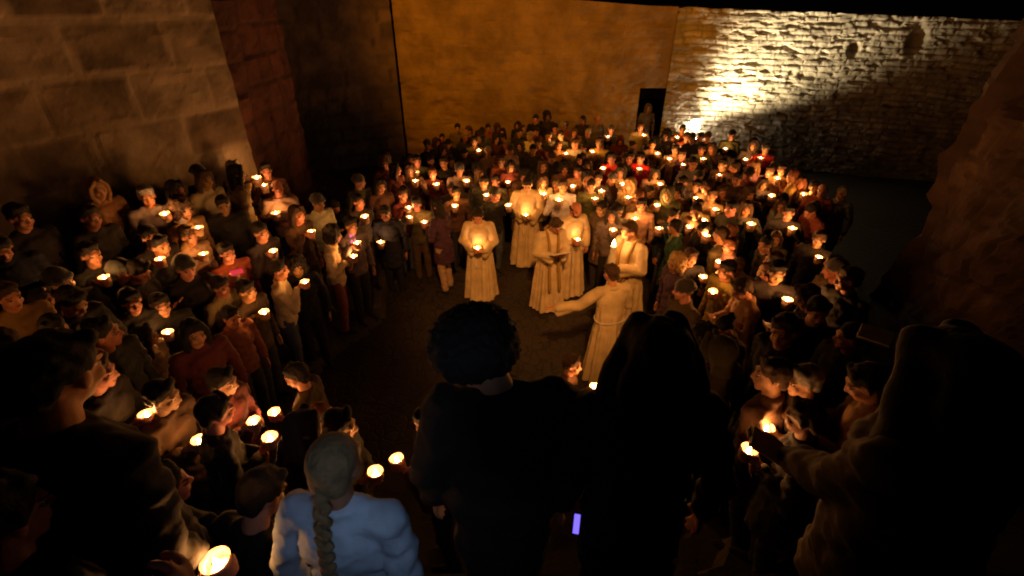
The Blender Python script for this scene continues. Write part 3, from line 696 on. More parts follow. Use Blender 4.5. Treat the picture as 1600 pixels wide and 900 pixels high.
# ------------------------------------------------------------------ the crowd, read off the photograph
# head x, head y, candle x, candle y, garment, colour, hair, hair colour
N = None
ROWS = [
 # rows near the block wall
 (45,365,N,N,'coat','black','short','dark'), (80,412,N,N,'jacket','maroon','beanie','dark'), (12,462,N,N,'coat','ochre','short','brown'),
 (85,515,N,N,'jacket','tan','short','dark'), (110,466,N,N,'jacket','grey','short','dark'), (205,470,N,N,'jacket','black','side','dark'),
 (180,398,N,N,'jacket','brown','short','dark'), (140,338,N,N,'coat','black','short','dark'), (230,320,259,338,'jacket','pale grey','short','grey'),
 (282,318,N,N,'coat','purple','long','dark'), (350,400,368,432,'jacket','rust','short','dark'), (288,345,311,360,'jacket','tan','side','brown'),
 (296,374,319,401,'jacket','beige','short','brown'), (326,300,N,N,'coat','beige','long','brown'), (372,281,402,282,'coat','tan','long','dark'),
 (416,272,414,294,'coat','brown','side','dark'), (437,300,432,337,'jacket','beige','side','dark'), (408,368,428,396,'jacket','charcoal','short','dark'),
 (459,397,N,N,'jacket','black','curly','dark'), (466,340,487,365,'coat','brown','long','brown'), (497,316,N,N,'jacket','cream','beanie','dark'),
 (345,447,N,N,'jacket','tan','short','dark'), (262,494,263,523,'coat','purple','side','dark'), (385,452,414,491,'jacket','brown','short','dark'),
 (148,412,165,438,'jacket','black','short','dark'), (236,385,252,409,'jacket','charcoal','short','dark'), (240,360,N,N,'jacket','charcoal','short','dark'),
 (10,545,N,N,'jacket','brown','short','brown'), (355,340,N,N,'jacket','black','short','black'), (215,420,N,N,'coat','navy','side','dark'),
 (60,470,N,N,'coat','black','short','dark'), (160,520,N,N,'coat','black','short','dark'), (298,440,N,N,'coat','black','beanie','dark'),
 # standing free at the edge of the circle
 (565,317,571,342,'jacket','charcoal','short','dark'), (561,283,N,N,'jacket','olive','beanie','dark'), (594,290,N,N,'coat','brown','long','dark'),
 (546,352,559,383,'jacket','grey','side','dark'), (602,333,595,382,'coat','navy','short','dark'), (628,302,639,328,'jacket','maroon','short','brown'),
 (652,318,640,343,'jacket','olive','side','dark'), (648,257,650,272,'coat','olive','short','dark'), (676,274,682,291,'jacket','maroon','short','auburn'),
 (640,270,649,286,'jacket','brown','long','brown'),
 (715,304,711,325,'jacket','brown','side','dark'), (716,266,729,286,'coat','grey','beanie','dark'), (749,272,N,N,'coat','grey','long','brown'),
 (744,226,748,238,'jacket','olive','short','dark'), (773,280,777,305,'jacket','olive','side','dark'), (797,262,794,287,'coat','maroon','long','dark'),
 (755,288,760,308,'jacket','charcoal','short','dark'), (798,234,N,N,'jacket','pale grey','short','brown'), (828,213,N,N,'coat','white','short','grey'),
 (833,234,N,N,'jacket','olive','short','dark'), (783,252,N,N,'jacket','rust','short','brown'), (774,303,795,324,'jacket','black','short','dark'), 
 (848,284,850,307,'jacket','cream','long','brown'), (776,216,N,N,'coat','purple','side','dark'), (715,200,N,N,'coat','grey','short','dark'),
 # back rows
 (837,186,N,N,'coat','black','short','dark'), (855,181,N,N,'coat','charcoal','short','dark'), (910,187,N,N,'coat','charcoal','short','dark'), (934,187,N,N,'jacket','grey','short','dark'),
 (857,212,N,N,'jacket','charcoal','short','dark'), (875,215,874,227,'jacket','olive','side','dark'), (897,207,N,N,'jacket','grey','long','brown'), (872,236,884,243,'jacket','tan','side','brown'),
 (899,224,N,N,'jacket','pale grey','short','brown'), (908,249,N,N,'jacket','brown','long','dark'), (917,258,N,N,'jacket','maroon','long','brown'),
 (954,203,950,216,'coat','charcoal','short','dark'), (936,227,925,240,'jacket','ochre','side','brown'), (882,262,N,N,'jacket','brown','curly','black'),
 (918,276,N,N,'coat','brown','curly','black'), (903,268,N,N,'coat','tan','short','dark'), (878,297,873,316,'jacket','white','side','brown'),
 (957,279,N,N,'jacket','brown','side','brown'), (984,246,N,N,'coat','black','short','dark'), (1002,248,999,267,'jacket','red','short','dark'),
 (984,290,981,312,'jacket','tan','short','dark'), (1021,290,1031,291,'jacket','beige','long','dark'), (1002,203,1005,214,'jacket','beige','side','brown'),
 (955,258,942,266,'jacket','red','side','dark'), (910,312,895,294,'jacket','brown','short','dark'), (962,303,973,291,'coat','beige','long','dark'),
 (1018,240,1027,243,'jacket','tan','short','dark'), (1041,211,N,N,'coat','charcoal','curly','dark'), (1063,211,1058,217,'jacket','rust','short','dark'),
 (1046,231,1059,232,'jacket','rust','side','brown'), (1070,238,1080,230,'jacket','rust','short','brown'), (1053,245,1045,251,'jacket','tan','side','dark'),
 (1094,214,N,N,'coat','charcoal','short','dark'), (1081,216,N,N,'coat','black','short','dark'), (1106,214,N,N,'coat','charcoal','beanie','dark'), (1113,231,N,N,'jacket','brown','long','brown'),
 (1141,214,1133,235,'jacket','olive','side','dark'), (1128,254,1123,277,'jacket','brown','short','dark'), (1098,240,1098,251,'jacket','olive','short','dark'),
 (1147,262,N,N,'jacket','tan','side','brown'), (1170,272,N,N,'jacket','rust','short','brown'), (1152,279,N,N,'jacket','brown','side','dark'),
 (1175,224,1164,252,'coat','charcoal','hood','dark'), (1197,235,1188,250,'jacket','red','short','auburn'), (1180,261,N,N,'jacket','pink','long','blond'),
 (1222,266,N,N,'jacket','tan','short','brown'), (1237,276,N,N,'coat','rust','side','dark'), (1203,275,1194,287,'jacket','tan','side','brown'),
 (1226,292,1214,282,'jacket','ochre','side','auburn'), (1172,302,N,N,'coat','purple','curly','brown'), (1105,291,N,N,'coat','brown','short','brown'),
 (1060,299,N,N,'coat','brown','side','dark'), (1043,303,N,N,'coat','olive','side','dark'), (1058,272,1067,260,'jacket','purple','short','brown'),
 (1190,305,1205,309,'coat','grey','long','brown'), (1087,298,1087,313,'jacket','navy','short','dark'), (1110,313,1116,331,'jacket','tan','side','brown'),
 (1142,325,N,N,'coat','black','short','black'), (1222,322,N,N,'coat','pale grey','long','brown'), (1088,330,N,N,'coat','brown','side','dark'),
 (1052,345,1076,358,'jacket','navy','side','dark'), (1047,358,1029,361,'coat','green','short','dark'), (1117,372,1102,372,'jacket','olive','short','brown'),
 (1036,318,1026,324,'jacket','ochre','side','brown'), (1002,322,992,346,'jacket','cream','short','dark'), (958,342,958,363,'jacket','grey','long','dark'),
 (1090,345,1099,348,'jacket','tan','side','brown'), (1165,333,1173,354,'coat','grey','long','brown'), (1250,297,1254,307,'coat','ochre','long','auburn'),
 (1285,297,N,N,'jacket','rust','side','brown'), (1272,292,N,N,'coat','brown','short','brown'), (1315,301,N,N,'coat','grey','side','grey'), (1228,345,1237,361,'coat','charcoal','short','dark'),
 (930,298,940,302,'jacket','charcoal','side','dark'), (925,300,930,314,'jacket','olive','short','dark'), (1100,356,N,N,'coat','black','side','dark'),
 (1066,285,N,N,'coat','charcoal','short','dark'), (1128,300,N,N,'jacket','ochre','side','brown'), (940,325,N,N,'coat','brown','short','dark'), (965,330,N,N,'coat','grey','side','dark'),
 # the near right
 (1056,411,N,N,'coat','purple','curly','blond'), (1143,388,1122,412,'jacket','pink','side','auburn'), (1152,415,N,N,'jacket','cream','side','blond'),
 (1160,448,N,N,'coat','tan','side','brown'), (1070,420,1098,436,'coat','charcoal','side','brown'), (1068,453,N,N,'jacket','brown','beanie','dark'),
 (1205,425,N,N,'coat','black','side','auburn'), (1270,418,1278,405,'coat','black','side','brown'), (1325,436,N,N,'coat','black','short','brown'),
 (1212,462,1229,473,'coat','charcoal','short','dark'), (1263,460,N,N,'coat','black','long','brown'), (1224,517,N,N,'coat','black','short','brown'),
 (1205,586,N,N,'coat','brown','side','brown'), (408,765,N,N,'jacket','black','short','dark'), (475,668,N,N,'coat','black','long','brown'), (258,762,N,N,'coat','brown','short','dark'), (1135,440,1113,459,'coat','ochre','short','dark'),
 (1356,592,N,N,'coat','tan','short','dark'), (1240,530,1298,548,'coat','black','side','dark'),
]
used = []
TERR = False
def far_enough(x, y, dmin):
    return all((x - a) ** 2 + (y - b_) ** 2 > dmin * dmin for a, b_ in used)
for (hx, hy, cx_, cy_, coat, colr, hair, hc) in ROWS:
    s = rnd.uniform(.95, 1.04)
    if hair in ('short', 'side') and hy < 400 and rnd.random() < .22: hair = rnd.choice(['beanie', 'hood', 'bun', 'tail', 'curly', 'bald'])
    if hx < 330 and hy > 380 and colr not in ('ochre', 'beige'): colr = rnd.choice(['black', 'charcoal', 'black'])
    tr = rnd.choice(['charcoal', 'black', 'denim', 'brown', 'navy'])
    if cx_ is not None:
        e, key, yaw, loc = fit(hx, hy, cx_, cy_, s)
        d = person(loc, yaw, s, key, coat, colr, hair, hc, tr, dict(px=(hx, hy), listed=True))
        candle(cup_world(loc, yaw, s, key), d, s, px=(cx_, cy_))
    else:
        key = rnd.choice(['down', 'turn', 'turn2', 'book' if hy > 330 else 'down', 'down'])
        p = solve(hx, hy, 1.60 * s); yaw = face_yaw(p.x, p.y) + R(rnd.uniform(-25, 25))
        hw = head_world((0, 0, 0), yaw, s, key); loc = Vector((p.x - hw.x, p.y - hw.y, ground(p.x, p.y)))
        d = person(loc, yaw, s, key, coat, colr, hair, hc, tr, dict(px=(hx, hy), listed=True))
    used.append((loc.x, loc.y))
TERR = True

# ------------------------------------------------------------------ the clergy in cream robes
template('alb_both', {'R': H(1, .02, .27, 1.06), 'L': ('flat', (-.085, .24, 1.03), {'dir': (.8, .5, .1), 'n': (.3, .2, 1), 'curl': .35})}, 22, robe=True, vox=.008)
template('alb_right', {'R': H(1, .05, .28, 1.12), 'L': ('relax', (-.2, .12, .95), {'dir': (.3, .6, -.6)})}, 18, robe=True, vox=.008)
template('alb_read', {'R': ('flat', (.09, .27, 1.13), {'dir': (-.4, .9, .25), 'n': (-.3, -.2, 1), 'curl': .5}), 'L': ('flat', (-.10, .27, 1.13), {'dir': (.35, .9, .25), 'n': (.3, -.2, 1), 'curl': .5})}, 32, -14, robe=True, vox=.008)
template('alb_paschal', {'R': H(1, .03, .34, 1.02), 'L': H(-1, -.02, .34, 1.16)}, 16, 10, robe=True, vox=.008, grip=.046)
template('alb_reach', {'L': ('flat', (-.60, .22, 1.14), {'dir': (-1, .25, -.15), 'n': (0, .3, 1), 'curl': .15, 'pole': (0, -.3, -1)}), 'R': ('flat', (.16, .3, 1.12), {'dir': (-.3, .9, .2), 'n': (-.3, 0, 1), 'curl': .4})}, 10, -8, robe=True, vox=.008)
def robed(hx, hy, key, yaw, s, color='cream', hair='short', hc='dark', cpx=None, label=''):
    hw = head_world((0, 0, 0), yaw, s, key); p = on_plane(hx, hy, hw.z); loc = Vector((p[0] - hw.x, p[1] - hw.y, 0))
    d = person(loc, yaw, s, key, 'robe', color, hair, hc, info=dict(px=(hx, hy), listed=True, special=label, clergy=True), wide=1.04)
    used.append((loc.x, loc.y)); return d, loc
PI = math.pi
d1, l1 = robed(747, 338, 'alb_both', PI, 1.0, label='person in cream robe standing alone facing out, cupping a candle at the waist', hair='side')
candle(cup_world(l1, PI, 1.0, 'alb_both'), d1, k=4)
d2, l2 = robed(824, 289, 'alb_both', PI, 1.06, label='tall person in cream robe standing at the back of the circle with a candle', hair='short')
candle(cup_world(l2, PI, 1.06, 'alb_both'), d2, k=4)
d3, l3 = robed(868, 353, 'alb_read', PI + R(20), 1.0, label='grey-haired person in cream robe looking down at an open book', hair='side', hc='brown')
d4, l4 = robed(900, 328, 'alb_right', PI + R(24), 1.03, label='bearded person in cream robe behind the reader, holding a small candle', hair='bald')
candle(cup_world(l4, PI + R(24), 1.03, 'alb_right'), d4, k=4)
d5, l5 = robed(983, 362, 'alb_paschal', PI + R(-52), 1.10, 'ochre' if False else 'cream', label='stocky person in cream robe gripping the tall paschal candle', hair='short', hc='brown')
d6, l6 = robed(955, 428, 'alb_reach', R(18), 1.02, label='person in cream robe seen from behind with one arm stretched out', hair='short', hc='brown')
for d_, key in ((d3, 'alb_read'), (d5, 'alb_paschal')):
    pm = PM()
    for sx in (-1, 1): pm.chain([(sx * .075, -.03, 1.475), (sx * .085, .10, 1.42), (sx * .075, .155, 1.28), (sx * .07, .165, 1.1), (sx * .075, .185, .92), (sx * .08, .225, .7), (sx * .085, .25, .5)], [.02, .022, .024, .024, .024, .026, .028])
    pm.chain([(-.075, -.03, 1.475), (0, -.075, 1.49), (.075, -.03, 1.475)], [.02, .02, .02])
    ob('stole', skin(pm, 'stole', .01, 1, (M_CLOTH,)), d_['o'], NAMES['ochre'])
# beard
pm = PM(); pm.ell((0, .055, -.075), (.045, .04, .035)); pm.cap((-.055, .02, -.03), .018, (-.035, .05, -.075), .02); pm.cap((.055, .02, -.03), .018, (.035, .05, -.075), .02)
ob('beard', skin(pm, 'beard', .007, 1, (M_HAIR,), .004, 50), d4['o'], HC['dark'], TM['alb_right']['head'])
# the big candle held by the stocky robed figure
def paschal():
    c = (cup_world(l5, PI + R(-52), 1.10, 'alb_paschal'))
    e = bpy.data.objects.new('paschal_candle', None); COL.objects.link(e); e.location = (c.x, c.y, c.z)
    tag(e, 'tall thick lit paschal candle held upright by the stocky robed person', 'candle')
    pm = PM(); n = 24; ring = lambda r, z: [Vector((math.cos(t * 2 * PI / n) * r, math.sin(t * 2 * PI / n) * r, z)) for t in range(n)]
    pm.lathe([ring(.05, -.42), ring(.05, -.40), ring(.042, -.39), ring(.041, .46), ring(.038, .475), ring(.01, .470)])
    me = bpy.data.meshes.new('shaft'); me.from_pydata(pm.v, [], pm.f); me.materials.append(M_WAX)
    for p in me.polygons: p.use_smooth = len(p.vertices) == 4
    ob('shaft', me, e)
    f = ob('flame', FLM, e); f.location = (0, 0, .48); f.scale = (2.4, 2.4, 2.0)
    l = bpy.data.lights.new('candle_light', 'POINT'); l.energy = CAND_W * 1.6; l.color = CAND_COL; l.shadow_soft_size = .03
    q = ob('candle_light', l, e); q.location = (0, 0, .58)
paschal()
def flat_item(name, label, cat, c, yaw, tilt, size, mat, cover=None, group=None):
    e = bpy.data.objects.new(name, None); COL.objects.link(e); e.location = c; e.rotation_euler = (tilt, 0, yaw)
    tag(e, label, cat, group)
    box('pages' if cover else 'screen', (0, 0, .004), (size[0] - .006, size[1] - .006, .008), mat, e, .001)
    box('cover' if cover else 'case', (0, 0, -.006), (size[0], size[1], .008), cover or M_METAL, e, .002)
    return e
fr = Vector((-math.sin(PI + R(20)), math.cos(PI + R(20)), 0))
flat_item('open_book', 'open dark red book read by the robed person looking down', 'book', (l3.x + fr.x * .36, l3.y + fr.y * .36, 1.19), PI + R(20), R(25), (.30, .21), M_PAPER, M_BOOK)

person((4.30, 16.25, 0), PI, 1.0, 'down', 'coat', 'grey', 'hood', 'dark', 'black', dict(px=(1013, 172), listed=True, special='dim hooded person standing in the dark doorway under the lintel'))
# ------------------------------------------------------------------ people standing free at the circle's edge
def place(hx, hy, key, yaw, s, coat, colr, hair, hc, tr, label, cpx=None, wide=1, z=None, hh=1.6, dist=None):
    if dist: 
        r = ray(hx, hy); p = r / r.length * dist; hw = head_world((0, 0, 0), yaw, s, key); loc = Vector((p.x - hw.x, p.y - hw.y, CAMZ + p.z - hw.z))
    else:
        p = solve(hx, hy, hh * s); hw = head_world((0, 0, 0), yaw, s, key); loc = Vector((p.x - hw.x, p.y - hw.y, p.z))
    d = person(loc, yaw, s, key, coat, colr, hair, hc, tr, dict(px=(hx, hy), listed=True, special=label), wide)
    if TM[key]['cup'] and cpx is not False:
        cw = cup_world(loc, yaw, s, key)
        candle(cw, d, s)
    used.append((loc.x, loc.y)); return d
place(521, 366, 'right_mid', R(-80), 1.0, 'jacket', 'cream', 'curly', 'dark', 'rust', 'person in cream jacket and rust trousers with dark curly hair, standing in profile')
place(436, 421, 'right_high', R(-72), .99, 'jacket', 'cream', 'short', 'dark', 'denim', 'person in cream sweater raising a candle, in profile before the dark floor')
place(683, 322, 'left_mid', R(60), 1.0, 'coat', 'purple', 'long', 'dark', 'beige', 'person in purple coat and beige trousers turned away beside the robed figure')

# ------------------------------------------------------------------ the rows next to the camera
template('turned', {'R': hang(1), 'L': hang(-1)}, 22, -72, roll=-8, vox=.008, bulk=1.2)
template('low_wide', {'R': H(1, .34, .30, 1.10), 'L': hang(-1)}, 10, 6, vox=.008)
template('walker', {'R': hang(1), 'L': hang(-1)}, 16, -12, vox=.008)
template('bow', {'R': ('flat', (.12, .25, 1.1), {'dir': (-.4, .8, .3), 'n': (0, -.4, 1), 'curl': .5}), 'L': ('flat', (-.12, .25, 1.1), {'dir': (.4, .8, .3), 'n': (0, -.4, 1), 'curl': .5})}, 30, 20, vox=.008)
template('hand_up', {'L': hang(-1), 'R': ('flat', (.30, .34, 1.36), {'dir': (-.05, .35, 1), 'n': (-.5, -.85, .1), 'curl': .5, 'pole': (.6, -.2, -1)})}, 10, 15, vox=.0065, bulk=1.12)
template('leaflet', {'L': ('flat', (-.02, .30, .95), {'dir': (-.55, .8, .05), 'n': (.2, .1, 1), 'curl': .55, 'pole': (-.3, -.3, -1)}), 'R': hang(1)}, 14, 20, vox=.0075, bulk=1.3)
place(748, 556, 'turned', R(4), 1.0, 'coat', 'black', 'afro', 'black', 'black', 'person in black with big round curly dark hair, seen from behind before the circle', wide=1.15)
place(1026, 552, 'down', R(-4), 1.03, 'coat', 'black', 'veil', 'black', 'black', 'person in black with long smooth dark hair over the shoulders, seen from behind', wide=1.1)
place(526, 724, 'down', R(-8), .9, 'jacket', 'light blue', 'braid', 'fair', 'black', 'person in light blue jacket with a fair braid down the back', cpx=False)
place(66, 592, 'walker', R(-14), 1.05, 'coat', 'black', 'short', 'black', 'black', 'big person in black with short dark hair filling the lower corner by the block wall', wide=1.35)
place(1500, 585, 'leaflet', R(28), 1.05, 'coat', 'brown', 'veil', 'black', 'black', 'long-haired person in a wide brown cloak holding a leaflet out towards the candles', wide=1.3)
f5 = PEOPLE[-1]; q5 = f5['o'].location + Matrix.Rotation(R(28), 3, 'Z') @ (TM['leaflet']['hands']['L'][0] * 1.05 + Vector((-.06, .16, .02)))
flat_item('leaflet', 'pale leaflet held out by the person in the wide brown cloak', 'leaflet', q5, R(60), R(20), (.12, .19), M_PAPER, M_PAPER)
hp = on_ray(165, 838, .80)
if True:
    yw = R(-42); hv = Matrix.Rotation(yw, 3, 'Z') @ (TM['hand_up']['hands']['R'][0] + Vector((0, 0, .08)))
    person((hp.x - hv.x, hp.y - hv.y, 2.38), yw, 1.0, 'hand_up', 'coat', 'black', 'short', 'dark', 'black', dict(px=(0, 950), listed=True, special='person in black at the very edge raising a pale lit hand with bent fingers'))

# candles of the near rows and the people holding them: candle px, cup distance guide comes from the steps
NEAR = [  # candle, facing, hand, garment, colour, hair, hair colour, size
 (587,742,-95,'right_mid','coat','black','side','dark',.95), (621,722,80,'left_mid','jacket','purple','side','dark',.95), (928,607,-105,'right_high','jacket','brown','short','brown',.9),
 (232,653,-80,'right_mid','coat','black','side','brown',1), (313,692,-95,'right_mid','coat','brown','side','dark',.93), (430,648,95,'left_mid','jacket','brown','short','dark',.95),
 (398,662,-95,'right_mid','coat','maroon','side','dark',.93), (423,688,-50,'right_mid','jacket','black','side','dark',.95), (343,884,-12,'low_wide','coat','black','side','dark',.95),
 (1196,673,95,'left_mid','coat','charcoal','side','grey',.95), (1168,707,60,'left_mid','coat','black','side','brown',.93), (2,566,-60,'right_mid','coat','black','short','dark',1),
]
for cx_, cy_, yw, key, coat, colr, hair, hc, s in NEAR:
    TERR = cy_ > 800; yaw = R(yw); loc = place_by_cup(cx_, cy_, yaw, s, key)
    gz = ground(loc.x, loc.y)
    print('near', cx_, cy_, key, [round(q, 1) for q in proj(head_world(loc, yaw, s, key))], [round(q, 2) for q in loc], round(gz, 2))
    d = person(loc, yaw, s, key, coat, colr, hair, hc, 'black', dict(px=(cx_, cy_), listed=True, near=True))
    candle(cup_world(loc, yaw, s, key), d, s, px=(cx_, cy_)); used.append((loc.x, loc.y))
TERR = True

# ------------------------------------------------------------------ fill the gaps between them, without hiding anyone read off the photograph
import bisect
def in_poly(x, y, poly):
    c = False
    for i in range(len(poly)):
        x1, y1 = poly[i]; x2, y2 = poly[i - 1]
        if (y1 > y) != (y2 > y) and x < (x2 - x1) * (y - y1) / (y2 - y1) + x1: c = not c
    return c
ZONES = [([(590,250),(700,205),(830,190),(1000,205),(1190,235),(1260,290),(1330,310),(1260,345),(1190,400),(1120,420),(1010,345),(900,315),(850,285),(780,318),(690,300),(620,310)], 95, .42),
         ([(330,285),(400,262),(520,300),(590,300),(590,330),(500,400),(350,500),(200,560),(0,600),(0,360),(120,320),(230,300)], 40, .42),
         ([(1120,420),(1260,400),(1350,420),(1340,640),(1250,640),(1130,560),(1090,470)], 16, .45),
         ([(150,600),(330,590),(500,640),(660,690),(650,830),(200,900)], 16, .40), ([(1130,600),(1380,600),(1360,800),(1130,800)], 8, .45)]
TERR = False
important = [(proj(head_world(d['o'].location, d['o'].rotation_euler.z, d['s'], d['key']))) for d in PEOPLE]
important += [proj(c['o'].location) for c in CANDLES]
cand_px = [proj(c['o'].location) for c in CANDLES]
for zi, (poly, cnt, dmin) in enumerate(ZONES):
    xs = [p[0] for p in poly]; ys = [p[1] for p in poly]; made = 0
    for _ in range(6000):
        if made >= cnt: break
        hx, hy = rnd.uniform(min(xs), max(xs)), rnd.uniform(min(ys), max(ys))
        if not in_poly(hx, hy, poly): continue
        s = rnd.uniform(.86, 1.05); p = solve(hx, hy, 1.6 * s)
        if not far_enough(p.x, p.y, dmin) or p.y < 1.7: continue
        dep = proj((p.x, p.y, p.z + 1.6))[2]; hw = .11 * F / dep * 1.5; bw = .27 * F / dep
        bad = False
        for ix, iy, idp in (important if zi < 3 else cand_px):
            if idp < dep - .1: continue
            if abs(ix - hx) < hw * 1.1 and hy - hw * 1.6 < iy < hy + hw * 1.4: bad = True; break
            if abs(ix - hx) < bw and hy + hw < iy < hy + 1.2 * F / dep: bad = True; break
        if bad: continue
        if hy > 600: s *= .95
        key = rnd.choice(['down', 'turn', 'turn2', 'down', 'book']); yaw = face_yaw(p.x, p.y) + R(rnd.uniform(-35, 35))
        d = person((p.x, p.y, ground(p.x, p.y)), yaw, s, key, rnd.choice(['jacket', 'coat']),
                   rnd.choice(['black', 'charcoal', 'navy', 'brown', 'black', 'grey', 'tan', 'olive', 'maroon', 'rust']),
                   rnd.choice(['short', 'side', 'long', 'short', 'beanie', 'curly', 'tail', 'bun', 'hood']), rnd.choice(['dark', 'dark', 'brown', 'black', 'auburn', 'grey']),
                   rnd.choice(['charcoal', 'black', 'denim']), dict(px=(hx, hy)))
        used.append((p.x, p.y)); made += 1
    print('filled', made)
print('people', len(PEOPLE), 'candles', len(CANDLES))

TERR = True
# ------------------------------------------------------------------ floodlight at the foot of the rubble wall
def floodlight():
    u = wall_uz(1083, 205)[0]; p = RW0 + RWD * u + RWN * .55; z = .95
    e = bpy.data.objects.new('floodlight', None); COL.objects.link(e); e.location = (p.x, p.y, 0)
    tag(e, 'glaring white floodlight on a stand at the foot of the rubble wall', 'floodlight')
    yaw = math.atan2(RWD.y, RWD.x)
    aim = Vector((RWD.x * .55 - RWN.x * .24, RWD.y * .55 - RWN.y * .24, 1)).normalized(); q = aim.to_track_quat('Z', 'Y')
    M = Matrix.Translation((0, 0, z)) @ q.to_matrix().to_4x4()
    h = box('housing', (0, 0, -.05), (.30, .20, .09), M_METAL, e, .01); h.matrix_local = M
    g = box('lens', (0, 0, .002), (.26, .16, .006), M_LENS, e); g.matrix_local = M
    pm = PM(); pm.cap((0, 0, .02), .02, (0, 0, z - .08), .018)
    for a in (0, 2.1, 4.2): pm.cap((0, 0, .4), .012, (.35 * math.cos(a), .35 * math.sin(a), .02), .012)
    ob('stand', skin(pm, 'stand', .012, 0, (M_METAL,)), e)
    l = bpy.data.lights.new('flood_light', 'SPOT'); l.energy = 750; l.color = (1, .79, .48); l.spot_size = R(80); l.spot_blend = 1; l.shadow_soft_size = .06
    o = bpy.data.objects.new('flood_light', l); COL.objects.link(o); o.parent = e
    l3 = bpy.data.lights.new('flood_light', 'SPOT'); l3.energy = 2000; l3.color = (1, .79, .48); l3.spot_size = R(66); l3.spot_blend = .9; l3.shadow_soft_size = .06
    o3 = bpy.data.objects.new('flood_light', l3); COL.objects.link(o3); o3.parent = e; a3 = Vector((RWD.x * .80 - RWN.x * .45, RWD.y * .80 - RWN.y * .45, 1)).normalized()
    o3.matrix_local = Matrix.Translation((RWN.x * .7 - RWD.x * .1, RWN.y * .7 - RWD.y * .1, z)) @ a3.to_track_quat('-Z', 'Y').to_matrix().to_4x4()
    l2 = bpy.data.lights.new('flood_glow', 'POINT'); l2.energy = 45; l2.color = (1, .86, .62); l2.shadow_soft_size = .05
    o2 = bpy.data.objects.new('flood_glow', l2); COL.objects.link(o2); o2.parent = e; o2.location = (-RWN.x * .5, -RWN.y * .5, z + .22)
    o.matrix_local = Matrix.Translation((0, 0, z)) @ Matrix.Translation(aim * .02) @ aim.to_track_quat('-Z', 'Y').to_matrix().to_4x4()
floodlight()

# ------------------------------------------------------------------ nobody added as filler may stand in front of a candle the photograph shows
def unblock():
    for rnd_ in range(4):
        bpy.context.view_layer.update(); dg = bpy.context.evaluated_depsgraph_get(); gone = 0
        for c in CANDLES:
            tgt = c['o'].matrix_world @ Vector((0, 0, .03)); o = Vector((0, 0, CAMZ)); d = tgt - o; L = d.length; d.normalize()
            hit, loc, nrm, idx, ho, _m = sc.ray_cast(dg, o, d, distance=L - .07)
            c['hid'] = None
            if hit:
                r = ho
                while r.parent: r = r.parent
                who = next((p for p in PEOPLE if p['o'].name == r.name), None); c['hid'] = r.name if not who else (who, 'own' if who is c['holder'] else '')
                if who and not who.get('listed'):
                    for ch in list(who['o'].children): bpy.data.objects.remove(ch)
                    bpy.data.objects.remove(who['o']); PEOPLE.remove(who); gone += 1; bpy.context.view_layer.update(); dg = bpy.context.evaluated_depsgraph_get()
        if not gone: break
    for c in CANDLES:                                   # a listed neighbour with free hands steps aside a little
        h = c['hid']
        if h and not isinstance(h, str) and h[1] == '' and not h[0]['candle'] and not h[0]['special']:
            a = proj(c['o'].location)[0]; b_ = proj(head_world(h[0]['o'].location, h[0]['o'].rotation_euler.z, h[0]['s'], h[0]['key']))[0]
            h[0]['o'].location.x += .2 if b_ > a else -.2
    for c in CANDLES:
        h = c['hid']
        if h: print('HIDDEN', [round(q) for q in proj(c['o'].location)], h if isinstance(h, str) else (h[1], h[0]['px'], h[0]['color'], h[0]['special']))
unblock()

# ------------------------------------------------------------------ lit phones near the camera
def phone(loc, yaw, tilt, label, mat, group=None):
    return flat_item('smartphone', label, 'phone', loc, yaw, tilt, (.075, .15), mat)
lp = on_ray(470, 1110, .64)
ph = phone(lp, R(-15), R(55), 'smartphone with a cold white screen held low behind the blue jacket', M_SCREEN)
l = bpy.data.lights.new('screen_light', 'SPOT'); l.shadow_soft_size = .04; l.spot_size = R(72); l.spot_blend = .8; l.energy = 20; l.color = (.60, .74, 1)
o = bpy.data.objects.new('screen_light', l); COL.objects.link(o); o.location = lp + Vector((0, .02, .02))
o.rotation_euler = (on_ray(640, 690, 1.7) - lp).to_track_quat('-Z', 'Y').to_euler()

def held_phone(px, py, dist, label, mat, size=(.075, .15), tilt=65, name='smartphone', cat='phone'):
    p = on_ray(px, py, dist); return flat_item(name, label, cat, p, math.atan2(-p.x, p.y), R(tilt - 90) if False else R(tilt), size, mat)
held_phone(882, 317, 11.2, 'green glowing phone beside the candle of the white jacket', M_SCREEN_G, (.20, .08))
held_phone(1017, 322, 10.9, 'small green glowing phone in front of the ochre jacket', M_SCREEN_G, (.16, .08))
held_phone(551, 372, 7.4, 'pink glowing phone held next to the person in cream jacket', M_SCREEN_P)
held_phone(370, 425, 6.0, 'red glowing phone held over a candle, left of the profile in cream sweater', plain('red_screen', (.3, .02, .03), .3, (1, .05, .08), .6), (.13, .06))
held_phone(485, 360, 7.4, 'pale blue glowing phone beside the dark curly hair', M_SCREEN, (.06, .10))
held_phone(901, 818, 1.5, 'violet glowing phone edge between the two black silhouettes', M_SCREEN_V, (.022, .055), 50)
held_phone(1368, 524, 3.0, 'folded candle-lit paper beside the wide brown cloak', M_PAPER, (.14, .09), 25, 'leaflet', 'leaflet')

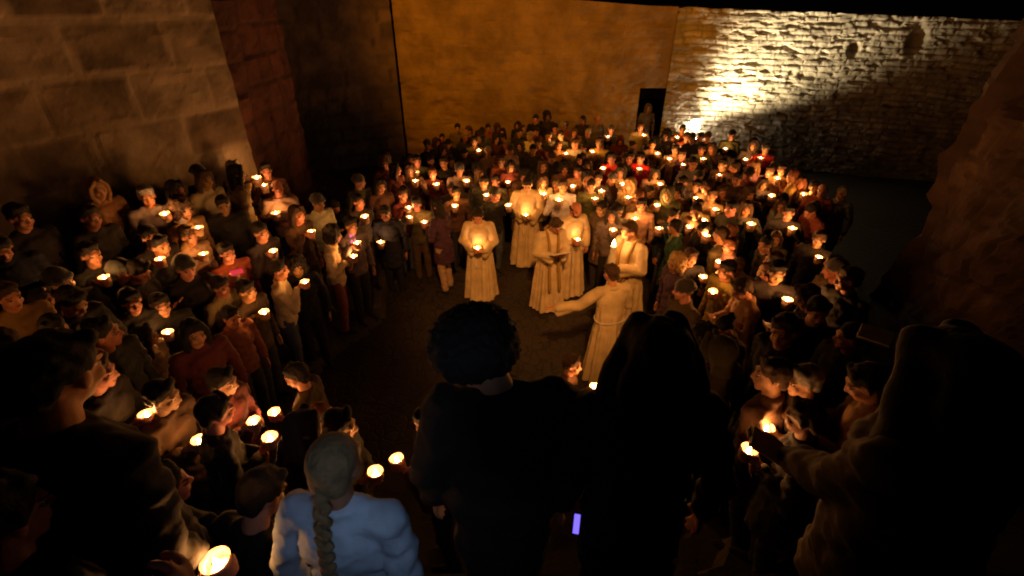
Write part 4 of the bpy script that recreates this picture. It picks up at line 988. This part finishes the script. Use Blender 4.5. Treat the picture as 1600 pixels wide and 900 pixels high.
# ------------------------------------------------------------------ labels
bpy.context.view_layer.update()
LM_ = [('the doorway', 1018, 165), ('the floodlight', 1080, 205), ('the paschal candle', 946, 400), ('the reading cleric', 872, 355), ('the lone cleric', 747, 340),
       ('the tall cleric', 824, 300), ('the block wall edge', 480, 270), ('the rust trousers', 521, 420), ('the outstretched arm', 870, 478), ('the round dark hair', 750, 560),
       ('the long braid', 526, 760), ('the wide cloak', 1480, 580), ('the curly blond hair', 1056, 411), ('the orange wall edge', 620, 180), ('the cream sweater', 436, 430),
       ('the rough bastion', 1460, 300), ('the floodlit wall end', 1240, 230)]
ORD = ['', 'second', 'third', 'fourth', 'fifth', 'sixth', 'seventh', 'eighth', 'ninth', 'tenth', 'eleventh', 'twelfth']
buckets = {}
HW_ = {'short': 'short', 'side': 'parted', 'long': 'long', 'curly': 'curly', 'bun': 'bunned', 'tail': 'tied', 'afro': 'round', 'veil': 'long', 'braid': 'braided', 'bald': 'thin'}
for d in PEOPLE:
    hx, hy, _ = proj(head_world(d['o'].location, d['o'].rotation_euler.z, d['s'], d['key']))
    d['o']['category'] = 'person'
    if d['special']: d['o']['label'] = d['special']; continue
    nm, lx, ly = min(LM_, key=lambda q: math.hypot(q[1] - hx, q[2] - hy)); dx, dy = hx - lx, hy - ly
    dr = ('right of' if dx > 0 else 'left of') if abs(dx) > abs(dy) else ('below' if dy > 0 else 'above')
    look = '%s %s, %s' % (d['color'], d['coat'], 'knit cap' if d['hair'] == 'beanie' else 'hood up' if d['hair'] == 'hood' else HW_[d['hair']] + ' ' + d['hc'] + ' hair')
    buckets.setdefault((nm, dr, look, bool(d['candle'])), []).append((math.hypot(dx, dy), d, id(d)))
for (nm, dr, look, cd), lst in buckets.items():
    lst.sort(key=lambda q: q[0])
    for i, (_, d, _2) in enumerate(lst):
        where = (ORD[min(i, 11)] + ' out ' if i else '') + dr + ' ' + nm
        d['o']['label'] = 'person in %s, %s, %s' % (look, 'with candle' if cd else 'no candle', where)
        if len(d['o']['label'].split()) > 16: d['o']['label'] = d['o']['label'].replace(' the ', ' ')
        d['o']['group'] = 'people crowded round the circle'
        d['where'] = look + ', ' + where
for c in CANDLES:
    h = c['holder']; c['o']['category'] = 'candle'; c['o']['group'] = 'lit candle cups held by the crowd'
    if h['special']:
        w_ = h['special'].replace('person in ', '').split(); c['o']['label'] = 'lit candle held by the ' + ' '.join(w_[:9]).rstrip(',')
        del c['o']['group']
    else: c['o']['label'] = 'candle cup held by ' + h['where']
